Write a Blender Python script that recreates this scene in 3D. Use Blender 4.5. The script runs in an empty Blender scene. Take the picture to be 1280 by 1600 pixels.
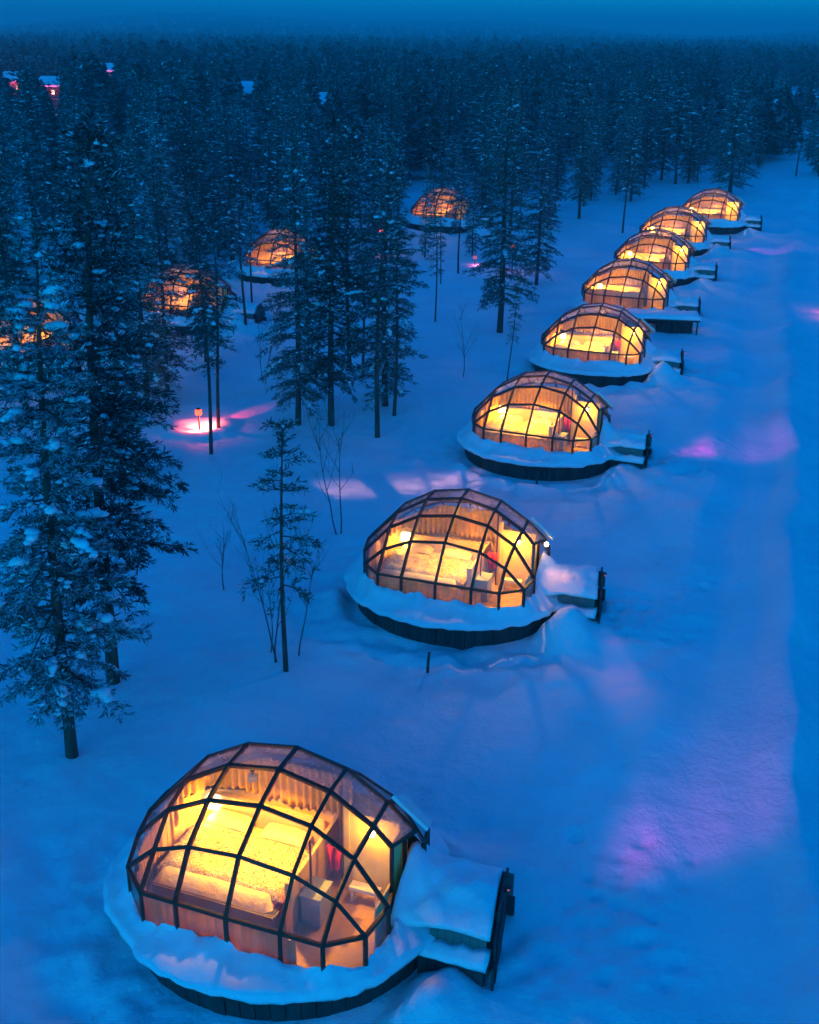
import bpy, math, random
import numpy as np
from mathutils import Vector, Matrix

# ------------------------------------------------------------------ camera
F_PX, CAM_H, HOR = 1800.0, 13.4, 50.0
PITCH = math.atan((800 - HOR) / F_PX)
ROLL = math.radians(0.7)
sc = bpy.context.scene
COL = sc.collection
_fw = Vector((0, math.cos(PITCH), -math.sin(PITCH)))
_rt = Vector((1, 0, 0))
_up = _rt.cross(_fw)
CR = _rt * math.cos(ROLL) + _up * math.sin(ROLL)
CU = _up * math.cos(ROLL) - _rt * math.sin(ROLL)
CPOS = Vector((0, 0, CAM_H))
cam = bpy.data.cameras.new('camera')
cam.sensor_fit = 'VERTICAL'
cam.sensor_height = 36.0
cam.lens = 36.0 * F_PX / 1600.0
cam.clip_start = 0.2
cam.clip_end = 12000
camo = bpy.data.objects.new('camera', cam)
COL.objects.link(camo)
camo.matrix_world = Matrix((
    (CR.x, CU.x, -_fw.x, CPOS.x), (CR.y, CU.y, -_fw.y, CPOS.y),
    (CR.z, CU.z, -_fw.z, CPOS.z), (0, 0, 0, 1)))
sc.camera = camo

# ------------------------------------------------------------------ sky and light
SUN_EL, SUN_ROT = math.radians(12.0), math.radians(200.0)
w = bpy.data.worlds.new('World')
sc.world = w
w.use_nodes = True
nt = w.node_tree
nt.nodes.clear()
sky = nt.nodes.new('ShaderNodeTexSky')
sky.sky_type = 'NISHITA'
sky.sun_disc = False
sky.sun_elevation = SUN_EL
sky.sun_rotation = SUN_ROT
sky.altitude = 200
sky.ozone_density = 2.0
tint = nt.nodes.new('ShaderNodeMix')
tint.data_type = 'RGBA'
tint.blend_type = 'MULTIPLY'
tint.inputs[0].default_value = 1.0
tint.inputs[7].default_value = (0.0, 0.41, 1.06, 1)      # camera balanced for the warm lamps: dusk sky turns deep blue
bg = nt.nodes.new('ShaderNodeBackground')
bg.inputs[1].default_value = 0.15
wo = nt.nodes.new('ShaderNodeOutputWorld')
nt.links.new(sky.outputs[0], tint.inputs[6])
nt.links.new(tint.outputs[2], bg.inputs[0])
nt.links.new(bg.outputs[0], wo.inputs[0])
sl = bpy.data.lights.new('sun', 'SUN')
sl.energy = 0.12
sl.angle = math.radians(40)
sl.color = (0.01, 0.30, 1.0)
so = bpy.data.objects.new('sun', sl)
COL.objects.link(so)
_sd = Vector((math.sin(SUN_ROT) * math.cos(0.6), math.cos(SUN_ROT) * math.cos(0.6), math.sin(0.6)))
so.rotation_euler = _sd.to_track_quat('Z', 'Y').to_euler()
so.location = (0, 0, 60)
sc.view_settings.view_transform = 'Standard'
sc.view_settings.look = 'None'
sc.view_settings.exposure = 0.88
sc.view_settings.gamma = 1.0
sc.cycles.use_denoising = True
sc.cycles.max_bounces = 8
sc.cycles.diffuse_bounces = 3
sc.cycles.glossy_bounces = 3
sc.cycles.transmission_bounces = 4
sc.cycles.transparent_max_bounces = 32
sc.cycles.volume_bounces = 0
sc.cycles.caustics_reflective = False
sc.cycles.caustics_refractive = False
sc.cycles.sample_clamp_indirect = 4.0


# ------------------------------------------------------------------ helpers
def pix(x, y, z=0.0):
    """photo pixel -> point of the level z it stands on"""
    d = _fw + CR * ((x - 640) / F_PX) - CU * ((y - 800) / F_PX)
    t = (z - CAM_H) / d.z
    return CPOS + d * t


def topz(base, ytop):
    """height of something standing at base whose tip shows at photo row ytop"""
    a = PITCH + math.atan((ytop - 800) / F_PX)
    return CAM_H - math.hypot(base.x, base.y) * math.tan(a)


def _hash(ix, iy, seed):
    n = (ix.astype(np.int64) * 374761393 + iy.astype(np.int64) * 668265263 + seed * 974711) & 0x7fffffff
    n = ((n ^ (n >> 13)) * 1274126177) & 0x7fffffff
    n = (n ^ (n >> 16)) & 0xffff
    return n / 65535.0


def vnoise(x, y, s, seed):
    x = np.asarray(x, float) / s + 1000
    y = np.asarray(y, float) / s + 1000
    ix, iy = np.floor(x), np.floor(y)
    fx, fy = x - ix, y - iy
    fx = fx * fx * (3 - 2 * fx)
    fy = fy * fy * (3 - 2 * fy)
    a, b = _hash(ix, iy, seed), _hash(ix + 1, iy, seed)
    c, d = _hash(ix, iy + 1, seed), _hash(ix + 1, iy + 1, seed)
    return (a * (1 - fx) + b * fx) * (1 - fy) + (c * (1 - fx) + d * fx) * fy - 0.5


class MB:
    def __init__(self):
        self.v, self.f, self.m = [], [], []

    def face(self, pts, mi=0):
        n = len(self.v)
        self.v += [tuple(p) for p in pts]
        self.f.append(tuple(range(n, n + len(pts))))
        self.m.append(mi)

    def box(self, x0, x1, y0, y1, z0, z1, mi=0):
        n = len(self.v)
        self.v += [(x0, y0, z0), (x1, y0, z0), (x1, y1, z0), (x0, y1, z0), (x0, y0, z1), (x1, y0, z1), (x1, y1, z1), (x0, y1, z1)]
        for q in ((0, 3, 2, 1), (4, 5, 6, 7), (0, 1, 5, 4), (1, 2, 6, 5), (2, 3, 7, 6), (3, 0, 4, 7)):
            self.f.append(tuple(n + i for i in q))
            self.m.append(mi)

    def prism(self, a, b, mi=0):
        """closed solid between two loops of equal length"""
        n, k = len(self.v), len(a)
        self.v += [tuple(p) for p in a] + [tuple(p) for p in b]
        self.f.append(tuple(n + i for i in reversed(range(k))))
        self.f.append(tuple(n + k + i for i in range(k)))
        self.m += [mi, mi]
        for i in range(k):
            j = (i + 1) % k
            self.f.append((n + i, n + j, n + k + j, n + k + i))
            self.m.append(mi)

    def bar(self, a, b, w_, h_, up=None, mi=0):
        a, b = Vector(a), Vector(b)
        d = (b - a).normalized()
        u = Vector(up) if up is not None else Vector((0, 0, 1))
        s = d.cross(u)
        if s.length < 1e-3:
            s = d.cross(Vector((1, 0, 0)))
        s.normalize()
        u = s.cross(d).normalized()
        L = [s * (i * w_ / 2) + u * (j * h_ / 2) for i, j in ((-1, -1), (1, -1), (1, 1), (-1, 1))]
        self.prism([a + o for o in L], [b + o for o in L], mi)

    def tube(self, pts, rad, sides=6, mi=0):
        n = len(self.v)
        pts = [Vector(p) for p in pts]
        for i, p in enumerate(pts):
            d = (pts[min(i + 1, len(pts) - 1)] - pts[max(i - 1, 0)]).normalized()
            s = d.cross(Vector((0.31, 0.87, 0.1))).normalized()
            u = s.cross(d)
            for k in range(sides):
                t = 2 * math.pi * k / sides
                self.v.append(tuple(p + (s * math.cos(t) + u * math.sin(t)) * rad[i]))
        for i in range(len(pts) - 1):
            for k in range(sides):
                j = (k + 1) % sides
                self.f.append((n + i * sides + k, n + i * sides + j, n + (i + 1) * sides + j, n + (i + 1) * sides + k))
                self.m.append(mi)
        self.f.append(tuple(n + k for k in reversed(range(sides))))
        e = n + (len(pts) - 1) * sides
        self.f.append(tuple(e + k for k in range(sides)))
        self.m += [mi, mi]

    def lathe(self, prof, sides=20, c=(0, 0), mi=0):
        n = len(self.v)
        for r, z in prof:
            for k in range(sides):
                t = 2 * math.pi * k / sides
                self.v.append((c[0] + r * math.cos(t), c[1] + r * math.sin(t), z))
        for i in range(len(prof) - 1):
            for k in range(sides):
                j = (k + 1) % sides
                self.f.append((n + i * sides + k, n + i * sides + j, n + (i + 1) * sides + j, n + (i + 1) * sides + k))
                self.m.append(mi)
        self.f.append(tuple(n + k for k in reversed(range(sides))))
        e = n + (len(prof) - 1) * sides
        self.f.append(tuple(e + k for k in range(sides)))
        self.m += [mi, mi]

    def grid(self, rows, mi=0, close=False):
        n, k = len(self.v), len(rows[0])
        for r in rows:
            self.v += [tuple(p) for p in r]
        for i in range(len(rows) - 1):
            for j in range(k if close else k - 1):
                jj = (j + 1) % k
                self.f.append((n + i * k + j, n + i * k + jj, n + (i + 1) * k + jj, n + (i + 1) * k + j))
                self.m.append(mi)

    def blob(self, c, rx, ry, rz, rng, rot=0.0, mi=0, jit=0.22):
        n = len(self.v)
        cs, sn = math.cos(rot), math.sin(rot)
        rings = 4
        seg = 7
        self.v.append((c[0], c[1], c[2] - rz * .5))
        for i in range(1, rings):
            ph = -math.pi / 2 + math.pi * i / rings
            for k in range(seg):
                t = 2 * math.pi * (k + .5 * (i % 2)) / seg
                j = 1 + rng.uniform(-jit, jit)
                x, y, z = rx * math.cos(ph) * math.cos(t) * j, ry * math.cos(ph) * math.sin(t) * j, rz * math.sin(ph) * (j if ph > 0 else .5)
                self.v.append((c[0] + x * cs - y * sn, c[1] + x * sn + y * cs, c[2] + z))
        self.v.append((c[0], c[1], c[2] + rz))
        for k in range(seg):
            kk = (k + 1) % seg
            self.f.append((n, n + 1 + kk, n + 1 + k))
            self.m.append(mi)
            for i in range(rings - 2):
                a = n + 1 + i * seg
                self.f.append((a + k, a + kk, a + seg + kk, a + seg + k))
                self.m.append(mi)
            e = n + 1 + (rings - 2) * seg
            self.f.append((e + k, e + kk, n + 1 + (rings - 1) * seg))
            self.m.append(mi)

    def mesh(self, name, mats, smooth=False):
        me = bpy.data.meshes.new(name)
        me.from_pydata(self.v, [], self.f)
        for m_ in (mats if isinstance(mats, (list, tuple)) else [mats]):
            me.materials.append(m_)
        if any(self.m):
            me.polygons.foreach_set('material_index', self.m)
        if smooth:
            me.polygons.foreach_set('use_smooth', [True] * len(me.polygons))
        me.update()
        return me


def np_mesh(name, verts, k, mats, mi=None, smooth=False):
    """verts (n,k,3): n separate k-gons"""
    n = verts.shape[0]
    me = bpy.data.meshes.new(name)
    me.vertices.add(n * k)
    me.vertices.foreach_set('co', verts.reshape(-1).astype(np.float32))
    me.loops.add(n * k)
    me.loops.foreach_set('vertex_index', np.arange(n * k, dtype=np.int32))
    me.polygons.add(n)
    me.polygons.foreach_set('loop_start', np.arange(0, n * k, k, dtype=np.int32))
    for m_ in mats:
        me.materials.append(m_)
    if mi is not None:
        me.polygons.foreach_set('material_index', mi.astype(np.int32))
    me.update(calc_edges=True)
    me.validate()
    return me


def add(name, me, parent=None, loc=None, rz=None, label=None, cat=None, group=None, kind=None):
    o = bpy.data.objects.new(name, me)
    COL.objects.link(o)
    if parent is not None:
        o.parent = parent
    if loc is not None:
        o.location = loc
    if rz is not None:
        o.rotation_euler = (0, 0, rz)
    for k, v in (('label', label), ('category', cat), ('group', group), ('kind', kind)):
        if v:
            o[k] = v
    return o


def lamp(name, kind, loc, energy, color, size=0.05, target=None, cone=None, blend=0.3, parent=None):
    d = bpy.data.lights.new(name, kind)
    d.energy = energy
    d.color = color
    d.shadow_soft_size = size
    if kind == 'SPOT':
        d.spot_size = math.radians(cone)
        d.spot_blend = blend
    o = bpy.data.objects.new(name, d)
    COL.objects.link(o)
    o.location = loc
    if target is not None:
        o.rotation_euler = (Vector(loc) - Vector(target)).to_track_quat('Z', 'Y').to_euler()
    if parent is not None:
        o.parent = parent
    return o


# ------------------------------------------------------------------ materials
def mat(name, col, rough=0.6, metal=0.0, noise=None, bump=None, emit=None, spec=0.4):
    m = bpy.data.materials.new(name)
    m.use_nodes = True
    t = m.node_tree
    b = t.nodes['Principled BSDF']
    b.inputs['Base Color'].default_value = (*col, 1)
    b.inputs['Roughness'].default_value = rough
    b.inputs['Metallic'].default_value = metal
    b.inputs['Specular IOR Level'].default_value = spec
    tc = t.nodes.new('ShaderNodeTexCoord')
    if noise:
        scale, col2, stretch = noise
        mp = t.nodes.new('ShaderNodeMapping')
        mp.inputs['Scale'].default_value = stretch
        n = t.nodes.new('ShaderNodeTexNoise')
        n.inputs['Scale'].default_value = scale
        n.inputs['Detail'].default_value = 6
        r = t.nodes.new('ShaderNodeValToRGB')
        r.color_ramp.elements[0].position = .35
        r.color_ramp.elements[1].position = .65
        r.color_ramp.elements[0].color = (*col, 1)
        r.color_ramp.elements[1].color = (*col2, 1)
        t.links.new(tc.outputs['Object'], mp.inputs[0])
        t.links.new(mp.outputs[0], n.inputs['Vector'])
        t.links.new(n.outputs['Fac'], r.inputs[0])
        t.links.new(r.outputs[0], b.inputs['Base Color'])
    if bump:
        scale, dist = bump
        n = t.nodes.new('ShaderNodeTexNoise')
        n.inputs['Scale'].default_value = scale
        n.inputs['Detail'].default_value = 8
        n.inputs['Roughness'].default_value = .65
        bp = t.nodes.new('ShaderNodeBump')
        bp.inputs['Distance'].default_value = dist
        bp.inputs['Strength'].default_value = .8
        t.links.new(tc.outputs['Object'], n.inputs['Vector'])
        t.links.new(n.outputs['Fac'], bp.inputs['Height'])
        t.links.new(bp.outputs[0], b.inputs['Normal'])
    if emit:
        b.inputs['Emission Color'].default_value = (*emit[0], 1)
        b.inputs['Emission Strength'].default_value = emit[1]
    return m


def cloth(name, c1, c2, scale, stretch, transl):
    m = mat(name, c1, .8, noise=(scale, c2, stretch))
    t = m.node_tree
    b = t.nodes['Principled BSDF']
    out = t.nodes['Material Output']
    tr = t.nodes.new('ShaderNodeBsdfTranslucent')
    mx = t.nodes.new('ShaderNodeMixShader')
    mx.inputs[0].default_value = transl
    src = b.inputs['Base Color'].links[0].from_socket
    t.links.new(src, tr.inputs[0])
    t.links.new(b.outputs[0], mx.inputs[1])
    t.links.new(tr.outputs[0], mx.inputs[2])
    t.links.new(mx.outputs[0], out.inputs[0])
    return m


def glass(name, frost, tint_col):
    m = bpy.data.materials.new(name)
    m.use_nodes = True
    t = m.node_tree
    t.nodes.clear()
    out = t.nodes.new('ShaderNodeOutputMaterial')
    tr = t.nodes.new('ShaderNodeBsdfTransparent')
    tr.inputs[0].default_value = tint_col
    gl = t.nodes.new('ShaderNodeBsdfGlossy')
    gl.inputs['Roughness'].default_value = .03
    lw = t.nodes.new('ShaderNodeLayerWeight')
    lw.inputs[0].default_value = .5
    pw_ = t.nodes.new('ShaderNodeMath')
    pw_.operation = 'POWER'
    pw_.inputs[1].default_value = 4.0
    fr = t.nodes.new('ShaderNodeMath')
    fr.operation = 'MULTIPLY_ADD'
    fr.inputs[1].default_value = .55
    fr.inputs[2].default_value = .035
    t.links.new(lw.outputs['Facing'], pw_.inputs[0])
    t.links.new(pw_.outputs[0], fr.inputs[0])
    m1 = t.nodes.new('ShaderNodeMixShader')
    t.links.new(fr.outputs[0], m1.inputs[0])
    t.links.new(tr.outputs[0], m1.inputs[1])
    t.links.new(gl.outputs[0], m1.inputs[2])
    last = m1
    # rime and snow dust on the pane
    df = t.nodes.new('ShaderNodeBsdfDiffuse')
    df.inputs[0].default_value = (.62, .60, .60, 1)
    tl = t.nodes.new('ShaderNodeBsdfTranslucent')
    tl.inputs[0].default_value = (.55, .5, .48, 1)
    m2 = t.nodes.new('ShaderNodeMixShader')
    m2.inputs[0].default_value = .12
    t.links.new(df.outputs[0], m2.inputs[1])
    t.links.new(tl.outputs[0], m2.inputs[2])
    tc = t.nodes.new('ShaderNodeTexCoord')
    n = t.nodes.new('ShaderNodeTexNoise')
    n.inputs['Scale'].default_value = 3.5
    n.inputs['Detail'].default_value = 9
    n.inputs['Roughness'].default_value = .7
    r = t.nodes.new('ShaderNodeMapRange')
    r.inputs[1].default_value = .3
    r.inputs[2].default_value = .75
    r.inputs[3].default_value = frost[0]
    r.inputs[4].default_value = frost[1]
    t.links.new(tc.outputs['Object'], n.inputs['Vector'])
    t.links.new(n.outputs['Fac'], r.inputs[0])
    m3 = t.nodes.new('ShaderNodeMixShader')
    t.links.new(r.outputs[0], m3.inputs[0])
    t.links.new(m1.outputs[0], m3.inputs[1])
    t.links.new(m2.outputs[0], m3.inputs[2])
    t.links.new(m3.outputs[0], out.inputs[0])
    return m


M = {
    'snow': mat('snow_ground', (.84, .86, .88), .55, noise=(.35, (.74, .77, .80), (1, 1, 1)), bump=(2.4, .10), spec=.3),
    'snow2': mat('snow_piled', (.86, .88, .90), .6, bump=(4.5, .05), spec=.3),
    'snowtree': mat('snow_on_branches', (.82, .84, .88), .7, spec=.2),
    'needle': mat('pine_needles', (.012, .040, .030), .7, noise=(1.3, (.030, .075, .055), (1, 1, 1)), spec=.2),
    'frost': mat('frosted_needles', (.14, .19, .21), .8, noise=(2.0, (.32, .38, .41), (1, 1, 1)), spec=.2),
    'needle_far': mat('far_needles', (.015, .050, .040), .8, noise=(.05, (.03, .075, .06), (1, 1, 1)), spec=.1),
    'frost_far': mat('far_frosted_needles', (.09, .13, .14), .8, noise=(.06, (.20, .25, .27), (1, 1, 1)), spec=.1),
    'bark': mat('pine_bark', (.060, .038, .030), .9, noise=(6, (.14, .085, .065), (1, 1, .25)), bump=(14, .02)),
    'twig': mat('bare_twig_bark', (.075, .050, .045), .9, noise=(8, (.13, .10, .09), (1, 1, .3))),
    'steel': mat('dark_frame_paint', (.050, .022, .014), .5, noise=(9, (.075, .032, .02), (1, 1, 1))),
    'board': mat('dark_platform_boards', (.030, .032, .034), .8, noise=(5, (.060, .058, .055), (1, 1, .15)), bump=(20, .01)),
    'porch': mat('grey_green_porch_boards', (.10, .13, .12), .8, noise=(5, (.15, .17, .15), (.2, 1, 1)), bump=(20, .01)),
    'black': mat('black_door_boards', (.012, .013, .015), .7, noise=(5, (.03, .03, .03), (1, 1, .2))),
    'floor': mat('wooden_floor', (.42, .23, .08), .6, noise=(6, (.55, .32, .13), (1, .1, 1))),
    'wall': mat('inner_wall_boards', (.62, .40, .16), .6, noise=(3, (.70, .48, .21), (1, 1, .2))),
    'yellow': mat('yellow_wall', (.75, .55, .16), .6, noise=(2, (.80, .60, .20), (1, 1, 1))),
    'grey': mat('grey_cabinet', (.24, .29, .30), .5, noise=(3, (.30, .35, .36), (1, 1, 1))),
    'red': mat('red_fabric', (.72, .02, .04), .8, noise=(9, (.60, .015, .03), (1, 1, 1))),
    'white': mat('white_paint', (.80, .78, .74), .5, noise=(4, (.74, .72, .68), (1, 1, 1))),
    'sheet': mat('white_sheet', (.82, .68, .42), .8, noise=(5, (.74, .58, .32), (1, 1, 1)), bump=(7, .04)),
    'bedwood': mat('dark_bed_wood', (.07, .040, .028), .5, noise=(5, (.11, .065, .045), (.15, 1, 1))),
    'curtain': cloth('cream_curtain', (.88, .60, .17), (.78, .48, .11), 5, (1, 1, .1), .45),
    'skirt': cloth('brown_curtain', (.66, .38, .12), (.48, .26, .07), 7, (1, 1, .05), .55),
    'clear': glass('clear_glass', (-.02, .13), (.96, .97, .97, 1)),
    'frosted': glass('frosted_glass', (.14, .42), (.72, .72, .76, 1)),
    'bulb': mat('lamp_bulb', (.9, .8, .6), .4, emit=((1, .55, .18), 22)),
    'redbulb': mat('red_lamp_glow', (.6, .05, .03), .4, emit=((1, .07, .03), 2.2)),
    'pinkbulb': mat('assumed_pink_lamp_glow', (.3, .08, .12), .4, emit=((1, .22, .34), .25)),  # only on the assumed porch and path lamps
    'lampmetal': mat('lamp_metal', (.03, .03, .03), .4, metal=.5, noise=(9, (.05, .045, .04), (1, 1, 1))),
    'shade': mat('lamp_shade', (.6, .45, .28), .6, noise=(5, (.7, .55, .35), (1, 1, 1))),
    'post': mat('weathered_stake', (.05, .04, .035), .9, noise=(9, (.09, .07, .06), (1, 1, .2))),
    'house': mat('log_cabin_wall', (.10, .075, .06), .85, noise=(3, (.15, .11, .09), (.1, 1, 1))),
    'litwin': mat('lit_cabin_window', (.8, .6, .4), .4, emit=((1, .42, .20), 5)),
    'pinkwin': mat('pink_lit_cabin_wall', (.5, .3, .35), .6, noise=(3, (.6, .4, .45), (1, 1, 1)), emit=((.55, .06, .30), .35)),
}


def quilt():
    m = mat('patterned_quilt', (.80, .70, .52), .85, bump=(9, .04))
    t = m.node_tree
    b = t.nodes['Principled BSDF']
    tc = [n for n in t.nodes if n.type == 'TEX_COORD'][0]
    v = t.nodes.new('ShaderNodeTexVoronoi')
    v.feature = 'DISTANCE_TO_EDGE'
    v.inputs['Scale'].default_value = 13
    n = t.nodes.new('ShaderNodeTexNoise')
    n.inputs['Scale'].default_value = 16
    ad = t.nodes.new('ShaderNodeMixRGB')
    ad.inputs[0].default_value = .35
    r = t.nodes.new('ShaderNodeValToRGB')
    r.color_ramp.elements[0].position = .05
    r.color_ramp.elements[1].position = .13
    r.color_ramp.elements[0].color = (.20, .085, .02, 1)
    r.color_ramp.elements[1].color = (.86, .72, .44, 1)
    t.links.new(tc.outputs['Object'], ad.inputs[1])
    t.links.new(n.outputs['Color'], ad.inputs[2])
    t.links.new(tc.outputs['Object'], n.inputs['Vector'])
    t.links.new(ad.outputs[0], v.inputs['Vector'])
    t.links.new(v.outputs['Distance'], r.inputs[0])
    t.links.new(r.outputs[0], b.inputs['Base Color'])
    return m


M['quilt'] = quilt()
for nm, lo, hi in (('needle', .55, 1.7), ('frost', .6, 1.5)):
    t = M[nm].node_tree
    b = t.nodes['Principled BSDF']
    src = b.inputs['Base Color'].links[0].from_socket
    oi = t.nodes.new('ShaderNodeObjectInfo')
    mr = t.nodes.new('ShaderNodeMapRange')
    mr.inputs[3].default_value = lo
    mr.inputs[4].default_value = hi
    mm = t.nodes.new('ShaderNodeVectorMath')
    mm.operation = 'SCALE'
    t.links.new(oi.outputs['Random'], mr.inputs[0])
    t.links.new(src, mm.inputs[0])
    t.links.new(mr.outputs[0], mm.inputs['Scale'])
    t.links.new(mm.outputs[0], b.inputs['Base Color'])

# ------------------------------------------------------------------ layout of the row
TH = -0.357
IG = []                                    # (x, y, rotation)
for i, (gx, gy) in enumerate([(-1.962, 15.01), (1.25, 26.25), (4.47, 37.25), (7.9, 48.0), (11.07, 58.75), (14.28, 68.5), (17.53, 78.25), (22.3, 88.0)]):
    IG.append((gx, gy, TH + (0, .03, -.02, .03, .0, -.02, .02, .0)[i]))
FAR_IG = [(pix(447, 436), TH), (pix(296, 508), TH + .1), (pix(692, 357), TH), (pix(62, 575), TH + .15)]
ALL_IG = [(a, b) for a, b, c in IG] + [(p.x, p.y) for p, r in FAR_IG]
PATH = [(4.0, 8.0)] + [(pix(*q).x, pix(*q).y) for q in ((1025, 1560), (1035, 1250), (1100, 800), (1128, 600), (1160, 420), (1195, 340), (1225, 300))] + [(52, 160), (60, 400)]
PATH_Y = np.array([p[1] for p in PATH])
PATH_X = np.array([p[0] for p in PATH])
ORD = np.argsort(PATH_Y)
PATH_Y, PATH_X = PATH_Y[ORD], PATH_X[ORD]
TREE_WELLS = []
PRINTS = []
_rp = random.Random(9)


def trail(a, b, step=.55, wob=.3):
    a, b = Vector(a), Vector(b)
    n = int((b - a).length / step)
    s_ = Vector((-(b - a).y, (b - a).x)).normalized()
    ph = _rp.uniform(0, 6)
    for k in range(n):
        p = a.lerp(b, k / n) + s_ * (math.sin(k * .35 + ph) * wob + (.13 if k % 2 else -.13)) + Vector((_rp.gauss(0, .05), _rp.gauss(0, .05)))
        PRINTS.append((p.x, p.y, _rp.uniform(.12, .17), -_rp.uniform(.06, .12)))
        PRINTS.append((p.x + _rp.gauss(0, .18), p.y + _rp.gauss(0, .18), .12, .035))


for _i, (_x, _y, _t) in enumerate(IG[:4]):
    _c, _s = math.cos(_t), math.sin(_t)
    q0 = (_x + 4.0 * _c - .1 * _s, _y + 4.0 * _s + .1 * _c)
    trail(q0, (float(np.interp(_y + 2.0, PATH_Y, PATH_X)) + .8, _y + 2.0))
    trail(q0, (float(np.interp(_y - 1.6, PATH_Y, PATH_X)) + .6, _y - 1.6))
trail((pix(730, 1010).x, pix(730, 1010).y), (pix(560, 1080).x, pix(560, 1080).y), .5, .5)
trail((pix(905, 1120).x, pix(905, 1120).y), (pix(760, 1010).x, pix(760, 1010).y), .5, .4)
trail((pix(1010, 1290).x, pix(1010, 1290).y), (pix(930, 1480).x, pix(930, 1480).y), .4, .5)
trail((pix(960, 1300).x, pix(960, 1300).y), (pix(990, 1560).x, pix(990, 1560).y), .4, .6)


def height(x, y):
    x = np.asarray(x, float)
    y = np.asarray(y, float)
    d = x - np.interp(y, PATH_Y, PATH_X) + vnoise(x, y, 5, 17) * 1.1 + vnoise(x, y, 1.7, 18) * .35                     # right of the path's edge
    onpath = np.clip(d / 1.2, 0, 1) * np.clip((3 - d) / 1, 0, 1) * (y < 150)
    z = vnoise(x, y, 11, 1) * .34 + vnoise(x, y, 4.2, 2) * .16 + vnoise(x, y, 1.6, 3) * .07 + vnoise(x, y, .62, 4) * .055 + vnoise(x, y, .31, 8) * .032
    z = z * (1 - .75 * onpath)
    z += .06 * np.exp(-((d + .1) / .45) ** 2) * (y < 120) * (1 + 1.2 * vnoise(x, y, 1.1, 9))       # ploughed edge
    z -= .10 * onpath
    rut = onpath * .035 * np.cos(d * 2 * math.pi / 1.5) * (d < 5)
    z += rut
    z += .42 * np.exp(-((d - 2.7) / np.where(d < 2.7, .75, .30)) ** 2) * (y < 130) * (1 + .9 * vnoise(x, y, 2.5, 12))                                  # bank beyond
    near = np.zeros_like(x)
    flat = np.zeros_like(x)
    for i, (ix, iy) in enumerate(ALL_IG):
        if i < len(IG):
            th = IG[i][2]
        else:
            th = FAR_IG[i - len(IG)][1]
        dx, dy = x - ix, y - iy
        lx = dx * math.cos(th) + dy * math.sin(th)
        ly = -dx * math.sin(th) + dy * math.cos(th)
        r = np.hypot(lx, ly - .15)
        near = np.maximum(near, np.exp(-((r - 3.0) / 1.3) ** 2))
        near = np.maximum(near, .9 * np.exp(-((lx - 4.6) / 1.4) ** 2 - ((ly - .2) / 1.8) ** 2))
        flat = np.maximum(flat, np.clip((2.75 - r) / .25, 0, 1))
        inporch = np.clip((lx - 2.0) / .2, 0, 1) * np.clip((3.58 - lx) / .1, 0, 1) * np.clip((ly + .45) / .15, 0, 1) * np.clip((1.35 - ly) / .15, 0, 1)
        flat = np.maximum(flat, inporch)
        k = .8 + .4 * math.sin(i * 2.3)
        z = z + k * .62 * np.exp(-((lx - 2.95) / .60) ** 2 - ((ly + 1.0) / .55) ** 2)       # shovelled heap beside the porch
        z = z + .35 * np.exp(-((lx - 2.9) / .9) ** 2 - ((ly - 2.1) / .7) ** 2) + .24 * np.exp(-((lx - 3.8) / 1.1) ** 2 - ((ly + .3) / 1.2) ** 2)
        z = z + .10 * np.exp(-((r - 3.15) / .3) ** 2) * (1 + 2 * vnoise(x, y, .9, 30 + i))
    z += near * (vnoise(x, y, .75, 15) * .14 + vnoise(x, y, .45, 5) * .18 + vnoise(x, y, .24, 6) * .09)
    z = z * (1 - flat) - .02 * flat
    # footprints and ski tracks across the plots
    z += -.04 * np.exp(-((np.sin(x * .9 + y * .35) * 2.2) ** 2)) * (vnoise(x, y, 7, 21) > .1) * (y < 60)
    for px_, py_, pr_, pd_ in PRINTS:
        z = z + pd_ * np.exp(-(((x - px_) ** 2 + (y - py_) ** 2) / pr_ ** 2))
    # far rise
    far = np.clip((y - 700) / 2500, 0, 1)
    z += far * far * (14 + 30 * np.exp(-((x / np.maximum(y, 1) + .10) / .13) ** 2) + 12 * np.sin(x / np.maximum(y, 1) * 21))
    for bx, by, br, bh in TREE_WELLS:
        z += bh * np.exp(-(((x - bx) ** 2 + (y - by) ** 2) / br ** 2))
    return z


def gz(x, y):
    return float(height(np.array([x]), np.array([y]))[0])


# ring of heaped snow about the red lamp
RL = pix(312, 672)
for k in range(12):
    t = 2 * math.pi * k / 12
    TREE_WELLS.append((RL.x + 1.05 * math.cos(t), RL.y + 1.05 * math.sin(t), .40, .13))

# ------------------------------------------------------------------ ground
def axis(lo, hi, dense_lo, dense_hi, step, growth):
    a = list(np.arange(dense_lo, dense_hi, step))
    s, v = step, dense_hi
    while v < hi:
        a.append(v)
        s *= growth
        v += s
    a.append(hi)
    s, v, b = step, dense_lo, []
    while v > lo:
        s *= growth
        v -= s
        b.append(v)
    return np.array(sorted(b + a))


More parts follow.
